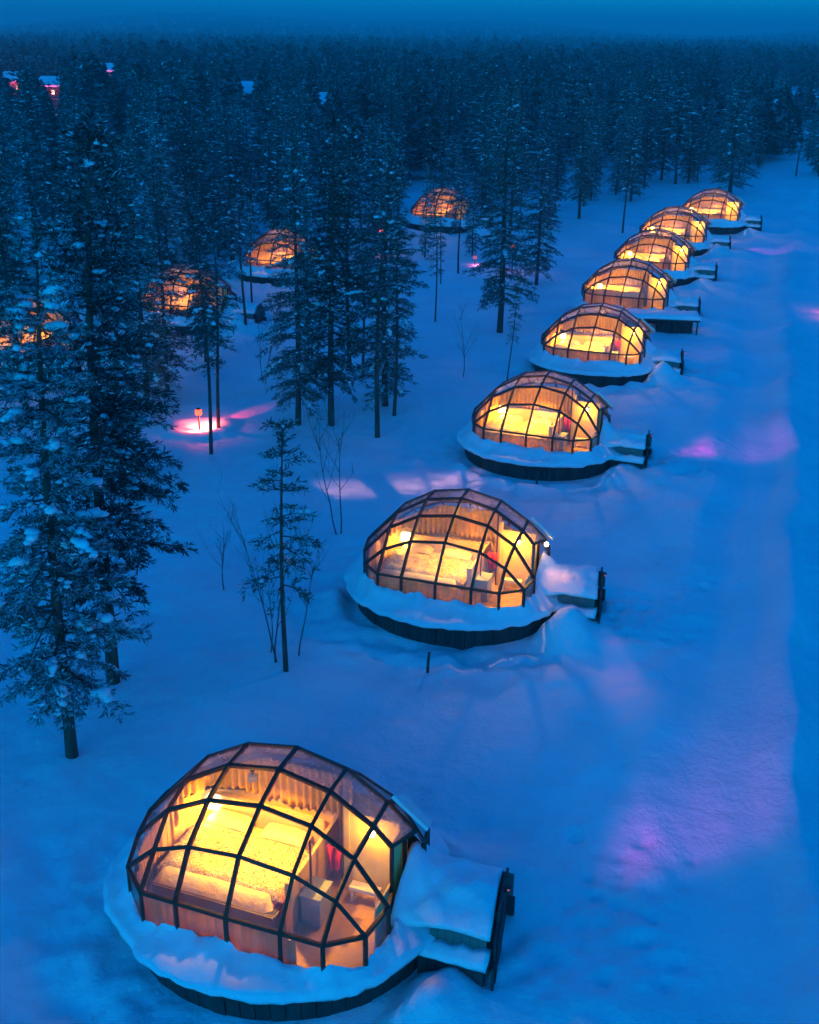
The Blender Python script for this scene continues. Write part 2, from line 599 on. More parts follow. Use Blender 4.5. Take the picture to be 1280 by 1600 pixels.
ys_ = list(np.arange(6, 32, .10)) + list(np.arange(32, 60, .17)) + list(np.arange(60, 110, .3))
v_, s_ = 110, .3
while v_ < 7000:
    ys_.append(v_)
    s_ *= 1.06
    v_ += s_
ys_ = np.array([-400, -100, -20, 0, 3] + ys_ + [7000.0])
xs_ = axis(-5000, 5000, -9, 12, .10, 1.06)
GX, GY = np.meshgrid(xs_, ys_)
GZ = height(GX, GY)
nv = GX.size
me = bpy.data.meshes.new('ground')
me.vertices.add(nv)
me.vertices.foreach_set('co', np.stack([GX, GY, GZ], -1).reshape(-1).astype(np.float32))
nr, nc = GX.shape
ii = (np.arange(nr - 1)[:, None] * nc + np.arange(nc - 1)[None, :]).reshape(-1)
quads = np.stack([ii, ii + 1, ii + nc + 1, ii + nc], -1).astype(np.int32)
me.loops.add(quads.size)
me.loops.foreach_set('vertex_index', quads.reshape(-1))
me.polygons.add(len(quads))
me.polygons.foreach_set('loop_start', np.arange(0, quads.size, 4, dtype=np.int32))
me.polygons.foreach_set('use_smooth', np.ones(len(quads), dtype=bool))
me.materials.append(M['snow'])
me.update(calc_edges=True)
add('snow_ground', me, label='deep blue-white snow covering the clearing and the forest floor', kind='structure')

# ------------------------------------------------------------------ the igloo
V = {}
ZK = 1.35


def vset(r, rows):
    for c, p in rows.items():
        V[(r, c)] = Vector(p)


vset('A', {1: (-1.50, -1.80, ZK), 2: (-.90, -1.80, ZK), 3: (-.04, -1.81, ZK), 4: (.84, -1.80, ZK), 5: (1.52, -1.80, ZK)})
vset('B', {0: (-2.00, -1.38, ZK), 1: (-1.50, -1.36, 1.81), 2: (-.77, -1.52, 2.20), 3: (.10, -1.57, 2.32), 4: (.93, -1.50, 2.18), 5: (1.53, -1.36, 1.79), 6: (2.02, -1.41, ZK)})
vset('C', {0: (-2.28, -.66, ZK), 1: (-1.54, -.86, 2.18), 2: (-.77, -.90, 2.61), 3: (.12, -.91, 2.75), 4: (.94, -.88, 2.60), 5: (1.60, -.84, 2.17), 6: (2.11, -.74, ZK)})
vset('D', {0: (-2.37, -.15, 1.44), 1: (-1.58, -.22, 2.31), 2: (-.80, -.19, 2.77), 3: (.08, -.19, 2.92), 4: (.93, -.19, 2.74), 5: (1.64, -.19, 2.30), 6: (1.92, -.14, 1.97)})
for (r, c), p in list(V.items()):
    r2 = {'A': 'H', 'B': 'G', 'C': 'F', 'D': 'E'}[r]
    yy, kz = {'H': (1.62, 1.0), 'G': (1.36, .60), 'F': (.97, .74), 'E': (.24 - p.y, 1.0)}[r2]
    if c in (0, 6) and r2 in 'FG':
        yy = {'F': .86, 'G': 1.26}[r2]
    V[(r2, c)] = Vector((p.x, yy, ZK + (p.z - ZK) * kz))
V[('E', 6)] = Vector((2.10, .42, 1.90))
V[('E', 5)] = Vector((1.62, .43, 2.30))
RWS = 'ABCDEFGH'
EDGES, PANES = [], []
for i, r in enumerate(RWS):
    for c in range(7):
        if (r, c) in V and (r, c + 1) in V:
            EDGES.append(((r, c), (r, c + 1)))
        if i < 7 and (r, c) in V and (RWS[i + 1], c) in V and not (c == 6 and r in 'CE') :
            EDGES.append(((r, c), (RWS[i + 1], c)))
EDGES += [(('A', 1), ('B', 0)), (('A', 5), ('B', 6)), (('H', 1), ('G', 0)), (('H', 5), ('G', 6))]
for i, r in enumerate(RWS[:-1]):
    s = RWS[i + 1]
    for c in range(6):
        q = [(r, c), (r, c + 1), (s, c + 1), (s, c)]
        q = [k for k in q if k in V]
        if len(q) == 4 or (len(q) == 3):
            PANES.append((q, 'frosted' if (r in 'DE' or (r == 'F' and False)) else 'clear'))
RING = [('A', k) for k in range(1, 6)] + [('B', 6), ('C', 6), ('F', 6), ('G', 6)] + [('H', k) for k in range(5, 0, -1)] + [('G', 0), ('F', 0), ('E', 0), ('D', 0), ('C', 0), ('B', 0)]
CEN = Vector((0, .12, 1.0))


def build_meshes():
    R = {}
    fr = MB()
    for a, b in EDGES:
        n = ((V[a] + V[b]) / 2 - CEN).normalized()
        e = (V[b] - V[a]).normalized() * .012
        fr.bar(V[a] - e, V[b] + e, .058, .06, up=n)
    ring_edges = [(RING[i], RING[(i + 1) % len(RING)]) for i in range(len(RING))]
    for a, b in ring_edges:
        if (a, b) not in EDGES and (b, a) not in EDGES and not (a == ('C', 6) and b == ('F', 6)):
            fr.bar(V[a], V[b], .056, .058)
    for k in RING:
        p = V[k]
        fr.bar((p.x, p.y, .40), (p.x, p.y, p.z - .01), .062, .05, up=(p.x, p.y, 0))
    # door portal posts and overhanging hood edge
    for k in (('D', 6), ('E', 6)):
        p = V[k]
        fr.bar((1.93, p.y, .50), (1.93, p.y, p.z - .02), .05, .05)
    fr.bar(V[('C', 6)], (1.93, -.14, 1.10), .05, .05)
    fr.bar(V[('F', 6)], (1.93, .42, 1.10), .05, .05)
    R['frame'] = fr.mesh('frame', M['steel'])
    # hood over the doorway (pale metal flashing)
    hd = MB()
    d5, e5, d6, e6 = V[('D', 5)], V[('E', 5)], V[('D', 6)], V[('E', 6)]
    o_ = Vector((.05, .04, .07))
    f5, f6 = V[('F', 5)], Vector((2.10, .92, 1.58))
    hd.prism([e5 + o_, e6 + o_ + Vector((.12, 0, -.06)), f6 + o_, f5 + o_], [e5 + o_ * 1.6, e6 + o_ * 1.6 + Vector((.12, 0, -.06)), f6 + o_ * 1.6, f5 + o_ * 1.6])
    R['hood'] = hd.mesh('door_hood', M['white'])
    panes = []
    for q, kind in PANES:
        pts = [V[k] for k in q]
        c = sum(pts, Vector()) / len(pts)
        n = (pts[1] - pts[0]).cross(pts[-1] - pts[0])
        if n.length < 1e-6:
            continue
        n.normalize()
        if n.dot(c - CEN) < 0:
            n = -n
        pts = [p + (c - p).normalized() * .03 for p in pts]
        mb = MB()
        mb.prism([p - n * .006 for p in pts], [p + n * .006 for p in pts])
        panes.append(mb.mesh('pane', M[kind]))
    for a, b in ring_edges:
        if a == ('C', 6) and b == ('F', 6):
            continue
        A_, B_ = V[a], V[b]
        d = (B_ - A_).normalized() * .03
        n = Vector((d.y, -d.x, 0)).normalized() * .006
        lo = .46
        pts = [Vector((A_.x, A_.y, lo)) + d, Vector((B_.x, B_.y, lo)) - d, Vector((B_.x, B_.y, B_.z - .03)) - d, Vector((A_.x, A_.y, A_.z - .03)) + d]
        mb = MB()
        mb.prism([p - n for p in pts], [p + n for p in pts])
        panes.append(mb.mesh('pane', M['clear']))
    R['panes'] = panes
    # platform
    N = 72
    pl = MB()
    rng = random.Random(4)
    for k in range(N):
        t0, t1 = 2 * math.pi * (k + .03) / N, 2 * math.pi * (k + .97) / N
        j = rng.uniform(-.012, .012)

        def pt(t, z, k_):
            return (-.06 + (2.66 * k_ + j) * math.cos(t), .15 + (2.52 * k_ + j) * math.sin(t), z)
        pl.prism([pt(t0, -.15, .96), pt(t1, -.15, .96), pt(t1, .50, 1.0), pt(t0, .50, 1.0)],
                 [pt(t0, -.15, .93), pt(t1, -.15, .93), pt(t1, .50, .965), pt(t0, .50, .965)])
    R['platform_wall'] = pl.mesh('platform_wall', M['board'])
    rim = MB()
    prof = [(1.005, .44), (1.025, .44), (1.025, .53), (1.005, .53)]
    rows = []
    for t_ in range(N + 1):
        t = 2 * math.pi * t_ / N
        rows.append([(-.06 + 2.66 * k_ * math.cos(t), .15 + 2.52 * k_ * math.sin(t), z) for k_, z in prof])
    rim.grid(rows, close=True)
    R['rim'] = rim.mesh('rim', M['steel'])
    fl = MB()
    fl.lathe([(2.45, .40), (2.45, .48)], 40, (0, .15))
    R['floor'] = fl.mesh('floor', M['floor'])
    # snow collar, three variants
    ringp = [(V[k].x, V[k].y) for k in RING]

    def rin(t):
        cx, cy = 0.0, .12
        dx, dy = math.cos(t), math.sin(t)
        best = 9
        for i in range(len(ringp)):
            x1, y1 = ringp[i][0] - cx, ringp[i][1] - cy
            x2, y2 = ringp[(i + 1) % len(ringp)][0] - cx, ringp[(i + 1) % len(ringp)][1] - cy
            det = dx * (y1 - y2) - dy * (x1 - x2)
            if abs(det) < 1e-9:
                continue
            s = (x1 * (y1 - y2) - y1 * (x1 - x2)) / det
            u = (dx * y1 - dy * x1) / det
            if s > 0 and -1e-6 <= u <= 1 + 1e-6:
                best = min(best, s)
        return best
    R['collar'] = []
    for sd in range(4):
        cm = MB()
        NN = 220
        rows = []
        for k in range(NN):
            t = 2 * math.pi * k / NN
            ri = rin(t) + .008
            rx, ry = 2.77, 2.63
            ro = 1 / math.sqrt((math.cos(t) / rx) ** 2 + (math.sin(t) / ry) ** 2)
            ro += .10 * float(vnoise(k * .16, sd * 9.1, 1, 40)) + .06 * float(vnoise(k * .5, sd * 5.1, 1, 41))
            if math.cos(t - 3.6) > .6:
                ro += .16 * (math.cos(t - 3.6) - .6) / .4
            jag = float(vnoise(k * .23, sd * 3.7, 1, 42)) * .20 + float(vnoise(k * .8, sd * 2.2, 1, 43)) * .10
            left = max(0, math.cos(t - math.pi * .93)) ** 3 * .45          # drift against the closed end
            zi = (.86, .98, .96, 1.0)[sd] + jag + left
            drop = zi - jag - left - .80
            row = []
            for s, dz in ((0, 0), (.08, -.01 - .25 * (jag + left)), (.3, -.06 - .5 * (jag + left) - .5 * drop), (.55, -.09 - .85 * (jag + left) - .85 * drop), (.8, -.11 - (jag + left) - drop), (.93, -.14 - (jag + left) - drop), (1.0, -.21 - (jag + left) - drop), (.985, -.27 - (jag + left) - drop), (.9, -.28 - (jag + left) - drop)):
                r = ri + (ro - ri) * s
                q = float(vnoise(r * math.cos(t) * 3, r * math.sin(t) * 3, 1, 50 + sd)) * .12 * (1 if .05 < s < .97 else 0)
                row.append((r * math.cos(t), .12 + r * math.sin(t), zi + dz + q))
            rows.append(row)
        rows.append(rows[0])
        cm.grid(rows)
        R['collar'].append(cm.mesh('snow_collar', M['snow2'], True))
    # entrance porch: low gabled box under snow, dark end wall
    pw, pw2 = MB(), MB()
    for x0, x1 in [(2.62 + .13 * k, 2.62 + .13 * k + .124) for k in range(7)]:
        pw.box(x0, x1, -.30, -.26, .46, .88)
        pw2.box(x0, x1, 1.18, 1.22, .46, .88)
    R['porch_wall'] = [pw.mesh('porch_wall', M['porch']), pw2.mesh('porch_wall', M['porch'])]
    pd = MB()
    pd.box(2.35, 3.34, -.52, 1.22, .38, .46)
    pd.box(3.34, 3.64, -.52, -.2, .38, .46)
    for x0 in [2.5 + .15 * k for k in range(7)]:
        pd.box(x0, x0 + .143, -.50, -.46, -.15, .378)
        pd.box(x0, x0 + .143, 1.24, 1.28, -.15, .378)
    R['porch_deck'] = pd.mesh('porch_deck', M['board'])
    R['deck_snow'], R['roof_snow'] = [], []
    for sd in range(4):
        ds = MB()
        rows = []
        for i in range(16):
            x = 2.30 + i * (3.60 - 2.30) / 15
            q = float(vnoise(i * .5, sd * 4.0, 1, 60)) * .06
            rows.append([(x, -.57 + q * .4, .44), (x, -.585 + q * .4, .50 + q), (x, -.52, .57 + q), (x, -.40, .60 + q), (x, -.302, .63 + q * 2), (x, -.302, .47), (x, -.50, .463)])
        ds.grid(rows, close=True)
        ds.f += [tuple(range(6, -1, -1)), tuple(len(ds.v) - 7 + k for k in range(7))]
        ds.m += [0, 0]
        R['deck_snow'].append(ds.mesh('deck_snow', M['snow2'], True))
        rs = MB()
        rows = []
        nx, ny = 26, 22
        for i in range(nx):
            xa = i / (nx - 1)
            x = 2.02 + xa * (3.60 - 2.02)
            row = []
            climb = max(0, 1 - (x - 2.02) / .55) ** 2 * .42
            sag = .22 * max(0, 1 - (x - 2.02) / .75)
            for j in range(ny):
                s = j / (ny - 1)
                y = -.36 + s * 1.66
                yy = y - .1 * max(0, 1 - (x - 2.02) / .6) * (1 if s < .5 else -1)
                g = 1 - abs(s - .5) * 2
                z = .93 + .20 * (g ** .7) + climb * (.3 + .7 * g) - sag * (1 - g) * .8
                edge = min(1, min(s, 1 - s) * 8)
                z += float(vnoise(x * 3.1, y * 3.1, 1, 70 + sd)) * .16 * edge + float(vnoise(x * 8, y * 8, 1, 80 + sd)) * .06 * edge
                yy += float(vnoise(x * 4, s * 2, 1, 75 + sd)) * .08 * (1 - edge)
                z -= (1 - edge) * .06
                row.append((x - .17 * (y + .4) * xa, yy, z))
            rows.append([(x, row[0][1] + .02, max(.50, .87 - sag * .8))] + row + [(x - .17 * 1.7 * xa, row[-1][1] - .02, max(.50, .87 - sag * .8))])
        rs.grid(rows, close=True)
        k = ny + 2
        rs.f += [tuple(range(k - 1, -1, -1)), tuple(len(rs.v) - k + j for j in range(k))]
        rs.m += [0, 0]
        R['roof_snow'].append(rs.mesh('roof_snow', M['snow2'], True))
    ew = MB()
    prof = [(-.48, -.1), (-.48, .48), (-.34, .50), (-.34, .92), (-.02, .96), (.02, 1.13), (.86, 1.17), (.92, 1.0), (1.26, .94), (1.26, -.1)]
    shx = lambda y: -.17 * (y + .4)
    ew.prism([(3.66 + shx(y), y, z) for y, z in prof], [(3.70 + shx(y), y, z) for y, z in prof])
    R['end_wall'] = ew.mesh('end_wall', M['board'])
    dr = MB()
    for y0, y1, z0, z1, x0, x1 in ((-.30, .50, -.05, .92, .043, .054), (-.24, .44, .50, .87, .054, .060)):
        lo_ = [(y0, z0), (y1, z0), (y1, z1), (y0, z1)]
        dr.prism([(3.66 + x0 + shx(y), y, z) for y, z in lo_], [(3.66 + x1 + shx(y), y, z) for y, z in lo_])
    R['door'] = dr.mesh('door', M['black'])
    kn = MB()
    kn.bar((3.83, .36, .5), (3.83, .36, .66), .02, .02)
    R['handle'] = kn.mesh('handle', M['lampmetal'])
    # walls inside
    bw = MB()
    path = [(-2.12, -.25), (-2.05, .35), (-1.75, .78), (-1.2, .93), (-.4, .97), (.4, .97), (.62, .95)]
    bw.grid([[(x, y, .48) for x, y in path], [(x, y, 1.42) for x, y in path], [(x * 1.02, y * 1.03, 1.42) for x, y in path], [(x * 1.02, y * 1.03, .48) for x, y in path]])
    R['back_wall'] = bw.mesh('back_wall', M['wall'])
    pt_ = MB()
    pt_.box(.50, .56, -.86, .93, .48, 1.38)
    pt_.box(.47, .59, -.90, -.86, .48, 1.42)
    R['partition'] = pt_.mesh('partition', M['wall'])
    yw = MB()
    yw.box(1.02, 1.86, .34, .40, .48, 2.02)
    yw.box(.92, 1.02, .32, .42, .48, 2.22)
    yw.box(1.87, 1.90, -.70, .96, .48, 1.22)
    yw.box(1.87, 1.90, -.10, .36, 1.22, 1.90)
    R['washroom_wall'] = yw.mesh('washroom_wall', M['yellow'])
    po = MB()
    po.bar((.90, .30, .5), (.90, .30, 2.50), .035, .035)
    po.bar((.70, -.45, .5), (.70, -.45, 1.95), .03, .03)
    R['curtain_pole'] = po.mesh('curtain_pole', M['steel'])
    return R


RM = build_meshes()


def dome_z(x, y):
    return 1.298 + 1.616 * max(1e-3, 1 - (x / 2.362) ** 2 - ((y - .12) / (2.0 if y < .12 else 1.35)) ** 2) ** .821


def wavy(path, z0f, z1f, amp, per, rows=6, seed=0, thick=.012, clampdome=False):
    """hanging pleated cloth along a path; z0f, z1f give hem and top by arc fraction"""
    P_ = [Vector((*p, 0)) for p in path]
    L = [0]
    for a, b in zip(P_, P_[1:]):
        L.append(L[-1] + (b - a).length)
    n = int(L[-1] / (per / 6))
    front, back = [], []
    for k in range(n + 1):
        s = L[-1] * k / n
        i = 0
        while i < len(L) - 2 and L[i + 1] < s:
            i += 1
        u = (s - L[i]) / (L[i + 1] - L[i])
        p = P_[i].lerp(P_[i + 1], u)
        d = (P_[i + 1] - P_[i]).normalized()
        nn = Vector((-d.y, d.x, 0))
        fr = k / n
        w_ = math.sin(2 * math.pi * s / per + 2.5 * float(vnoise(s, seed, .4, 90)))
        col_f, col_b = [], []
        for j in range(rows + 1):
            v = j / rows
            zt = z1f(fr)
            if zt == 'dome':
                zt = max(1.40, min(2.24, dome_z(p.x, p.y) - .12))
            z = z0f(fr) * (1 - v) + zt * v
            if clampdome:
                z = min(z, zt)
            a = amp * (1.25 - .6 * v) * w_
            col_f.append(tuple(p + nn * a + Vector((0, 0, z))))
            col_b.append(tuple(p + nn * (a + thick) + Vector((0, 0, z))))
        front.append(col_f + col_b[::-1])
    mb = MB()
    mb.grid(front, close=True)
    return mb


def hem(seed, base, var):
    return lambda u: base + var * float(vnoise(u * 9, seed, 1, 95)) + var * .5 * float(vnoise(u * 26, seed, 1, 96))


CURT = {}
bpath = [(-1.98, -1.10), (-2.12, -.65), (-2.14, -.15), (-1.98, .32), (-1.70, .68), (-1.2, .84), (-.4, .88), (.4, .88), (.86, .84)]
for sd in range(3):
    hm_ = hem(sd, 1.50, .22) if sd == 0 else hem(sd, 1.42, .12)
    low = lambda u, hm_=hm_: (.52 + .05 * math.sin(u * 40)) * max(0, 1 - max(0, u - .22) / .1) + hm_(u) * min(1, max(0, u - .22) / .1) if u < .32 else hm_(u)
    CURT[sd] = wavy(bpath, low, lambda u: 'dome', .030, .13, 6, sd, clampdome=True).mesh('back_curtain', M['curtain'], True)
fpath = [(V[k].x * .95, V[k].y * .94) for k in [('C', 0), ('B', 0)] + [('A', i) for i in range(1, 5)]] + [(1.05, -1.72)]
SKT = {sd: wavy(fpath, lambda u: .49, hem(sd + 14, (1.62, 1.34)[sd], .08), .024, .14, 4, sd + 17).mesh('skirt_curtain', M['curtain'], True) for sd in range(2)}
SKY = wavy(fpath, lambda u: .49, hem(33, 1.24, .05), .024, .14, 4, 27).mesh('skirt_curtain', M['curtain'], True)
SKC = {sd: wavy(fpath, lambda u: .49, hem(sd + 4, 1.17, .05), .022, .15, 3, sd + 7).mesh('skirt_curtain', M['skirt'], True) for sd in range(2)}
gpath = [(.62, .95), (1.0, .98), (1.5, .96), (1.8, .90)]
SIDEC = wavy(gpath, lambda u: .55, lambda u: 2.0 - .45 * u, .03, .14, 4, 3).mesh('side_curtain', M['curtain'], True)
# lit low curtain seen through the front of igloos whose beds do not show


def bed_meshes():
    B = {}
    b = MB()
    b.box(-1.86, .34, -1.00, .74, .50, .80)
    b.box(-1.83, .31, -1.03, -.995, .53, .79)
    B['bed_frame'] = b.mesh('bed_frame', M['bedwood'])
    h = MB()
    h.box(-1.90, .38, .74, .82, .50, 1.36)
    B['headboard'] = h.mesh('headboard', M['wall'])
    m_ = MB()

    def slab(x0, x1, y0, y1, z0, z1, nx, ny, sd, amp, over=0):
        mb = MB()
        rows = []
        for i in range(nx + 1):
            row = []
            for j in range(ny + 1):
                u, v = i / nx, j / ny
                e = min(u, 1 - u) * nx, min(v, 1 - v) * ny
                x, y = x0 + (x1 - x0) * u, y0 + (y1 - y0) * v
                z = z1 + amp * float(vnoise(x * 5, y * 5, 1, sd)) + amp * .6 * float(vnoise(x * 12, y * 12, 1, sd + 1))
                if e[0] < 1 or e[1] < 1:
                    z = z0
                elif e[0] < 2 or e[1] < 2:
                    z -= (z1 - z0) * .18
                row.append((x, y, z))
            rows.append(row)
        mb.grid(rows)
        return mb
    B['mattress'] = slab(-1.84, .32, -.98, .73, .80, 1.0, 24, 20, 101, .02).mesh('mattress', M['sheet'], True)
    B['quilt'] = slab(-1.89, .37, -.80, .42, .92, 1.055, 34, 24, 105, .06).mesh('quilt', M['quilt'], True)
    for s, nm in ((-1.28, 'pillow'), (-.25, 'pillow')):
        pm = MB()
        rows = []
        for i in range(13):
            u = i / 12 * 2 - 1
            rows.append([(s + u * .42, .56 + v * .17, 1.02 + .14 * (max(0, (1 - u ** 4) * (1 - v ** 4)) ** .5)) for v in [k / 5 - 1 for k in range(11)]])
        pm.grid(rows)
        B.setdefault('pillows', []).append(pm.mesh('pillow', M['sheet'], True))
    return B


BM = bed_meshes()
PEND = MB()
PEND.lathe([(.012, .0), (.012, .10), (.04, .10), (.04, .12)], 10)
PENDC = PEND.mesh('cord', M['lampmetal'])
PEND = MB()
PEND.lathe([(.085, -.06), (.075, .02), (.03, .035)], 18)
PEND.f = PEND.f[:-2] + PEND.f[-1:]
PEND.m = PEND.m[:len(PEND.f)]
PENDS = PEND.mesh('lamp_shade', M['shade'])
gb = MB()
gb.lathe([(.015, -.055), (.045, -.035), (.055, 0), (.045, .035), (.015, .055)], 14)
BULB = gb.mesh('bulb', M['bulb'], True)
WL = MB()
WL.box(-.06, .06, 0, .03, -.08, .08)
WL.bar((0, -.0, 0), (0, -.09, .0), .025, .025)
WLB = WL.mesh('lamp_bracket', M['lampmetal'])

_b = MB()
_b.lathe([(.06, 0), (.06, .02), (.015, .03), (.015, .15)], 12)
BSB = _b.mesh('lamp_base', M['lampmetal'])
_b = MB()
_b.prism([(-.13, -.09, .15), (.13, -.09, .15), (.13, .09, .15), (-.13, .09, .15)], [(-.11, -.07, .36), (.11, -.07, .36), (.11, .07, .36), (-.11, .07, .36)])
BSS = _b.mesh('lamp_shade', mat('glowing_lamp_shade', (.8, .75, .65), .6, emit=((1, .66, .26), 2.6)))

WORDS = ['first', 'second', 'third', 'fourth', 'fifth', 'sixth', 'seventh', 'eighth']
ROW = 'row of glass igloos along the snow path'
WARM = (1.0, .44, .018)


def igloo(x, y, th, label, group, idx, parts='full'):
    z0 = 0.0
    e = add('glass_igloo', None, loc=(x, y, z0), rz=th, label=label, cat='igloo', group=group)
    e.empty_display_size = .3
    fr = add('frame', RM['frame'], e)
    for p in RM['panes']:
        add('pane', p, fr)
    add('door_hood', RM['hood'], e)
    pw = add('platform_wall', RM['platform_wall'], e)
    add('rim', RM['rim'], pw)
    add('floor', RM['floor'], e)
    add('snow_collar', RM['collar'][idx % 4], e)
    for m_ in RM['porch_wall']:
        add('porch_wall', m_, e)
    add('porch_deck', RM['porch_deck'], e)
    add('deck_snow', RM['deck_snow'][idx % 4], e)
    add('roof_snow', RM['roof_snow'][idx % 4], e)
    ew = add('end_wall', RM['end_wall'], e)
    d = add('door', RM['door'], ew)
    add('back_wall', RM['back_wall'], e)
    add('partition', RM['partition'], e)
    add('washroom_wall', RM['washroom_wall'], e)
    add('curtain_pole', RM['curtain_pole'], e)
    return e


def wpt(x, y, th, l):
    return Vector((x + l[0] * math.cos(th) - l[1] * math.sin(th), y + l[0] * math.sin(th) + l[1] * math.cos(th), l[2]))


def furnish(x, y, th, who, idx, bed=True, power=75, group_suffix='', side=True, glow=.07, lamp_loc=(-.40, -.17, 2.66)):
    loc = (x, y, 0)
    if bed:
        b = add('bed', None, loc=loc, rz=th, label=('double bed with gold patterned quilt in ' + who), cat='bed', group='beds in the glass igloos')
        add('bed_frame', BM['bed_frame'], b)
        add('headboard', BM['headboard'], b)
        m_ = add('mattress', BM['mattress'], b)
        add('quilt', BM['quilt'], b)
        for p in BM['pillows']:
            add('pillow', p, b)
    add('back_curtain', CURT[idx % 3], loc=loc, rz=th, label='cream pleated curtain round the back of ' + who, cat='curtain', group='back curtains of the igloos')
    tall = bed and idx in (3, 4, 5, 7)
    add('skirt_curtain', SKT[idx % 2] if tall else (SKY if bed and idx else SKC[idx % 2]), loc=loc, rz=th, label='drawn cream curtain behind the lowest panes of ' + who if tall else ('short cream' if bed and idx else 'short brown') + ' curtain behind the lowest panes of ' + who, cat='curtain', group='low curtains of the igloos')
    if side:
        add('side_curtain', SIDEC, loc=loc, rz=th, label='long cream curtain beside the washroom of ' + who, cat='curtain', group='washroom curtains of the igloos')
    p = wpt(x, y, th, lamp_loc)
    pe = add('assumed_pendant_lamp', None, loc=p, rz=th, label='assumed small shaded ceiling lamp over the bed in ' + who, cat='lamp', group='assumed ceiling lamps of the igloos')  # assumed ceiling lamp, not seen, added to light the bed and walls
    add('cord', PENDC, pe)
    add('lamp_shade', PENDS, pe)
    bl = add('bulb', BULB, pe)
    bl.location = (0, 0, -.025)
    lamp('assumed_pendant_light', 'SPOT', (0, 0, -.09), power, WARM, .06, target=(0, 0, -2), cone=104, blend=.35, parent=pe)
    lamp('glow', 'POINT', (0, 0, -.13), power * glow, WARM, .22, parent=pe)  # extra all-round light added to brighten the inside


def in_row(i):
    return 'the row\'s %s igloo' % WORDS[i]


for i, (x, y, th) in enumerate(IG):
    lab = 'first glass igloo of the row, its whole bed brightly lit and in view' if i == 0 else \
        '%s lit glass igloo of the row, counting from the one showing its whole bed' % WORDS[i]
    igloo(x, y, th, lab, ROW, i)
    furnish(x, y, th, in_row(i), i, power=(380, 280, 430, 500, 560, 480, 580, 540)[i], glow=(.065, .09, .08, .09, .09, .09, .09, .09)[i],
            lamp_loc=((-.40, -.17, 2.66), (.30, -.17, 2.68), (-.2, -.17, 2.70), (.15, -.17, 2.70), (-.5, -.17, 2.64), (.0, -.17, 2.72), (-.3, -.17, 2.68), (.2, -.17, 2.70))[i])
    # washroom light by the door
    wl = add('wall_lamp', None, loc=wpt(x, y, th, (1.45, .335, 1.80)), rz=th, label='small round wall lamp by the washroom in ' + in_row(i), cat='lamp', group='wall lamps of the igloos')
    add('lamp_bracket', WLB, wl)
    b_ = add('bulb', BULB, wl)
    b_.location = (0, -.11, 0)
    lamp('wall_light', 'POINT', (0, -.20, -.02), (20, 34, 26, 30, 26, 32, 26, 30)[i], WARM, .06, parent=wl)
    # bedside lamp
    bs = add('bedside_lamp', None, loc=wpt(x, y, th, (-1.62, .60, 1.06)), rz=th, label='white square-shaded bedside lamp by the headboard in ' + in_row(i), cat='lamp', group='bedside lamps of the igloos')
    add('lamp_base', BSB, bs)
    add('lamp_shade', BSS, bs)
    lamp('bedside_light', 'POINT', (.02, -.17, .09), (70, 26, 46, 60, 70, 40, 80, 60)[i], WARM, .07, parent=bs)
    # small furnishings
    c = MB()
    c.box(.62, .94, -.66, -.22, .48, 1.02)
    c.box(.60, .96, -.68, -.20, 1.02, 1.05)
    if i < 4:
        add('cabinet', c.mesh('cabinet', M['grey']), loc=(x, y, 0), rz=th, label='grey cabinet beside the partition in ' + in_row(i), cat='cabinet', group='cabinets in the igloos')
        t = MB()
        rows = []
        for k in range(9):
            u = k / 8
            xx = .72 + .26 * u
            rows.append([(xx + .01 * math.sin(u * 20), .10 + .02 * math.sin(u * 14), 1.46 - .0 * u), (xx - .06 * u + .02, .08 + .03 * math.sin(u * 14), 1.24), (xx * .6 + .34, .07 + .03 * math.sin(u * 14), 1.04), (xx * .6 + .34, .09 + .03 * math.sin(u * 14), 1.04), (xx - .06 * u + .02, .10 + .03 * math.sin(u * 14), 1.24), (xx + .01 * math.sin(u * 20), .12 + .02 * math.sin(u * 14), 1.46)])
        t.grid(rows, close=True)
        add('towel', t.mesh('towel', M['red'], True), loc=(x, y, 0), rz=th, label='red towel hanging by the washroom wall of ' + in_row(i), cat='towel', group='red towels in the igloos')
        t = MB()
        rows = []
        for k in range(9):
            u = k / 8
            yy = -.84 + .40 * u
            rows.append([(.492, yy, 1.06 + .03 * math.sin(u * 3)), (.47 + .01 * math.sin(u * 18), yy, .85), (.46 + .015 * math.sin(u * 18), yy, .66), (.475 + .015 * math.sin(u * 18), yy, .66), (.485 + .01 * math.sin(u * 18), yy, .85), (.499, yy, 1.06 + .03 * math.sin(u * 3))])
        t.grid(rows, close=True)
        add('throw', t.mesh('throw', M['red'], True), loc=(x, y, 0), rz=th, label='red throw hung on the partition by the bed in ' + in_row(i), cat='throw', group='red throws in the igloos')
        t = MB()
        t.box(1.12, 1.62, .05, .22, .74, .80)
        t.box(1.14, 1.18, .07, .20, .48, .74)
        t.box(1.56, 1.60, .07, .20, .48, .74)
        add('bench', t.mesh('bench', M['white']), loc=(x, y, 0), rz=th, label='small white bench under the yellow wall in ' + in_row(i), cat='bench', group='benches in the igloos')

FARW = ['the forest igloo with a lit edge', 'the forest igloo by the red lamp', 'the deepest forest igloo', 'the igloo behind the twin pines']
FARL = ['glass igloo among the trees with a bright lower band and tall lit edge', 'glass igloo half hidden by pine branches, near the red path lamp', 'small glass igloo deep among the forest trunks with a dark platform', 'dim glass igloo hidden behind the two big snowy pines']
for k, (p, th) in enumerate(FAR_IG):
    igloo(p.x, p.y, th, FARL[k], 'glass igloos standing in the forest', k + 1)
    furnish(p.x, p.y, th, FARW[k], k + 1, bed=False, power=420, glow=.10)

# ------------------------------------------------------------------ lamps outside
PINK = (1.0, .04, .75)


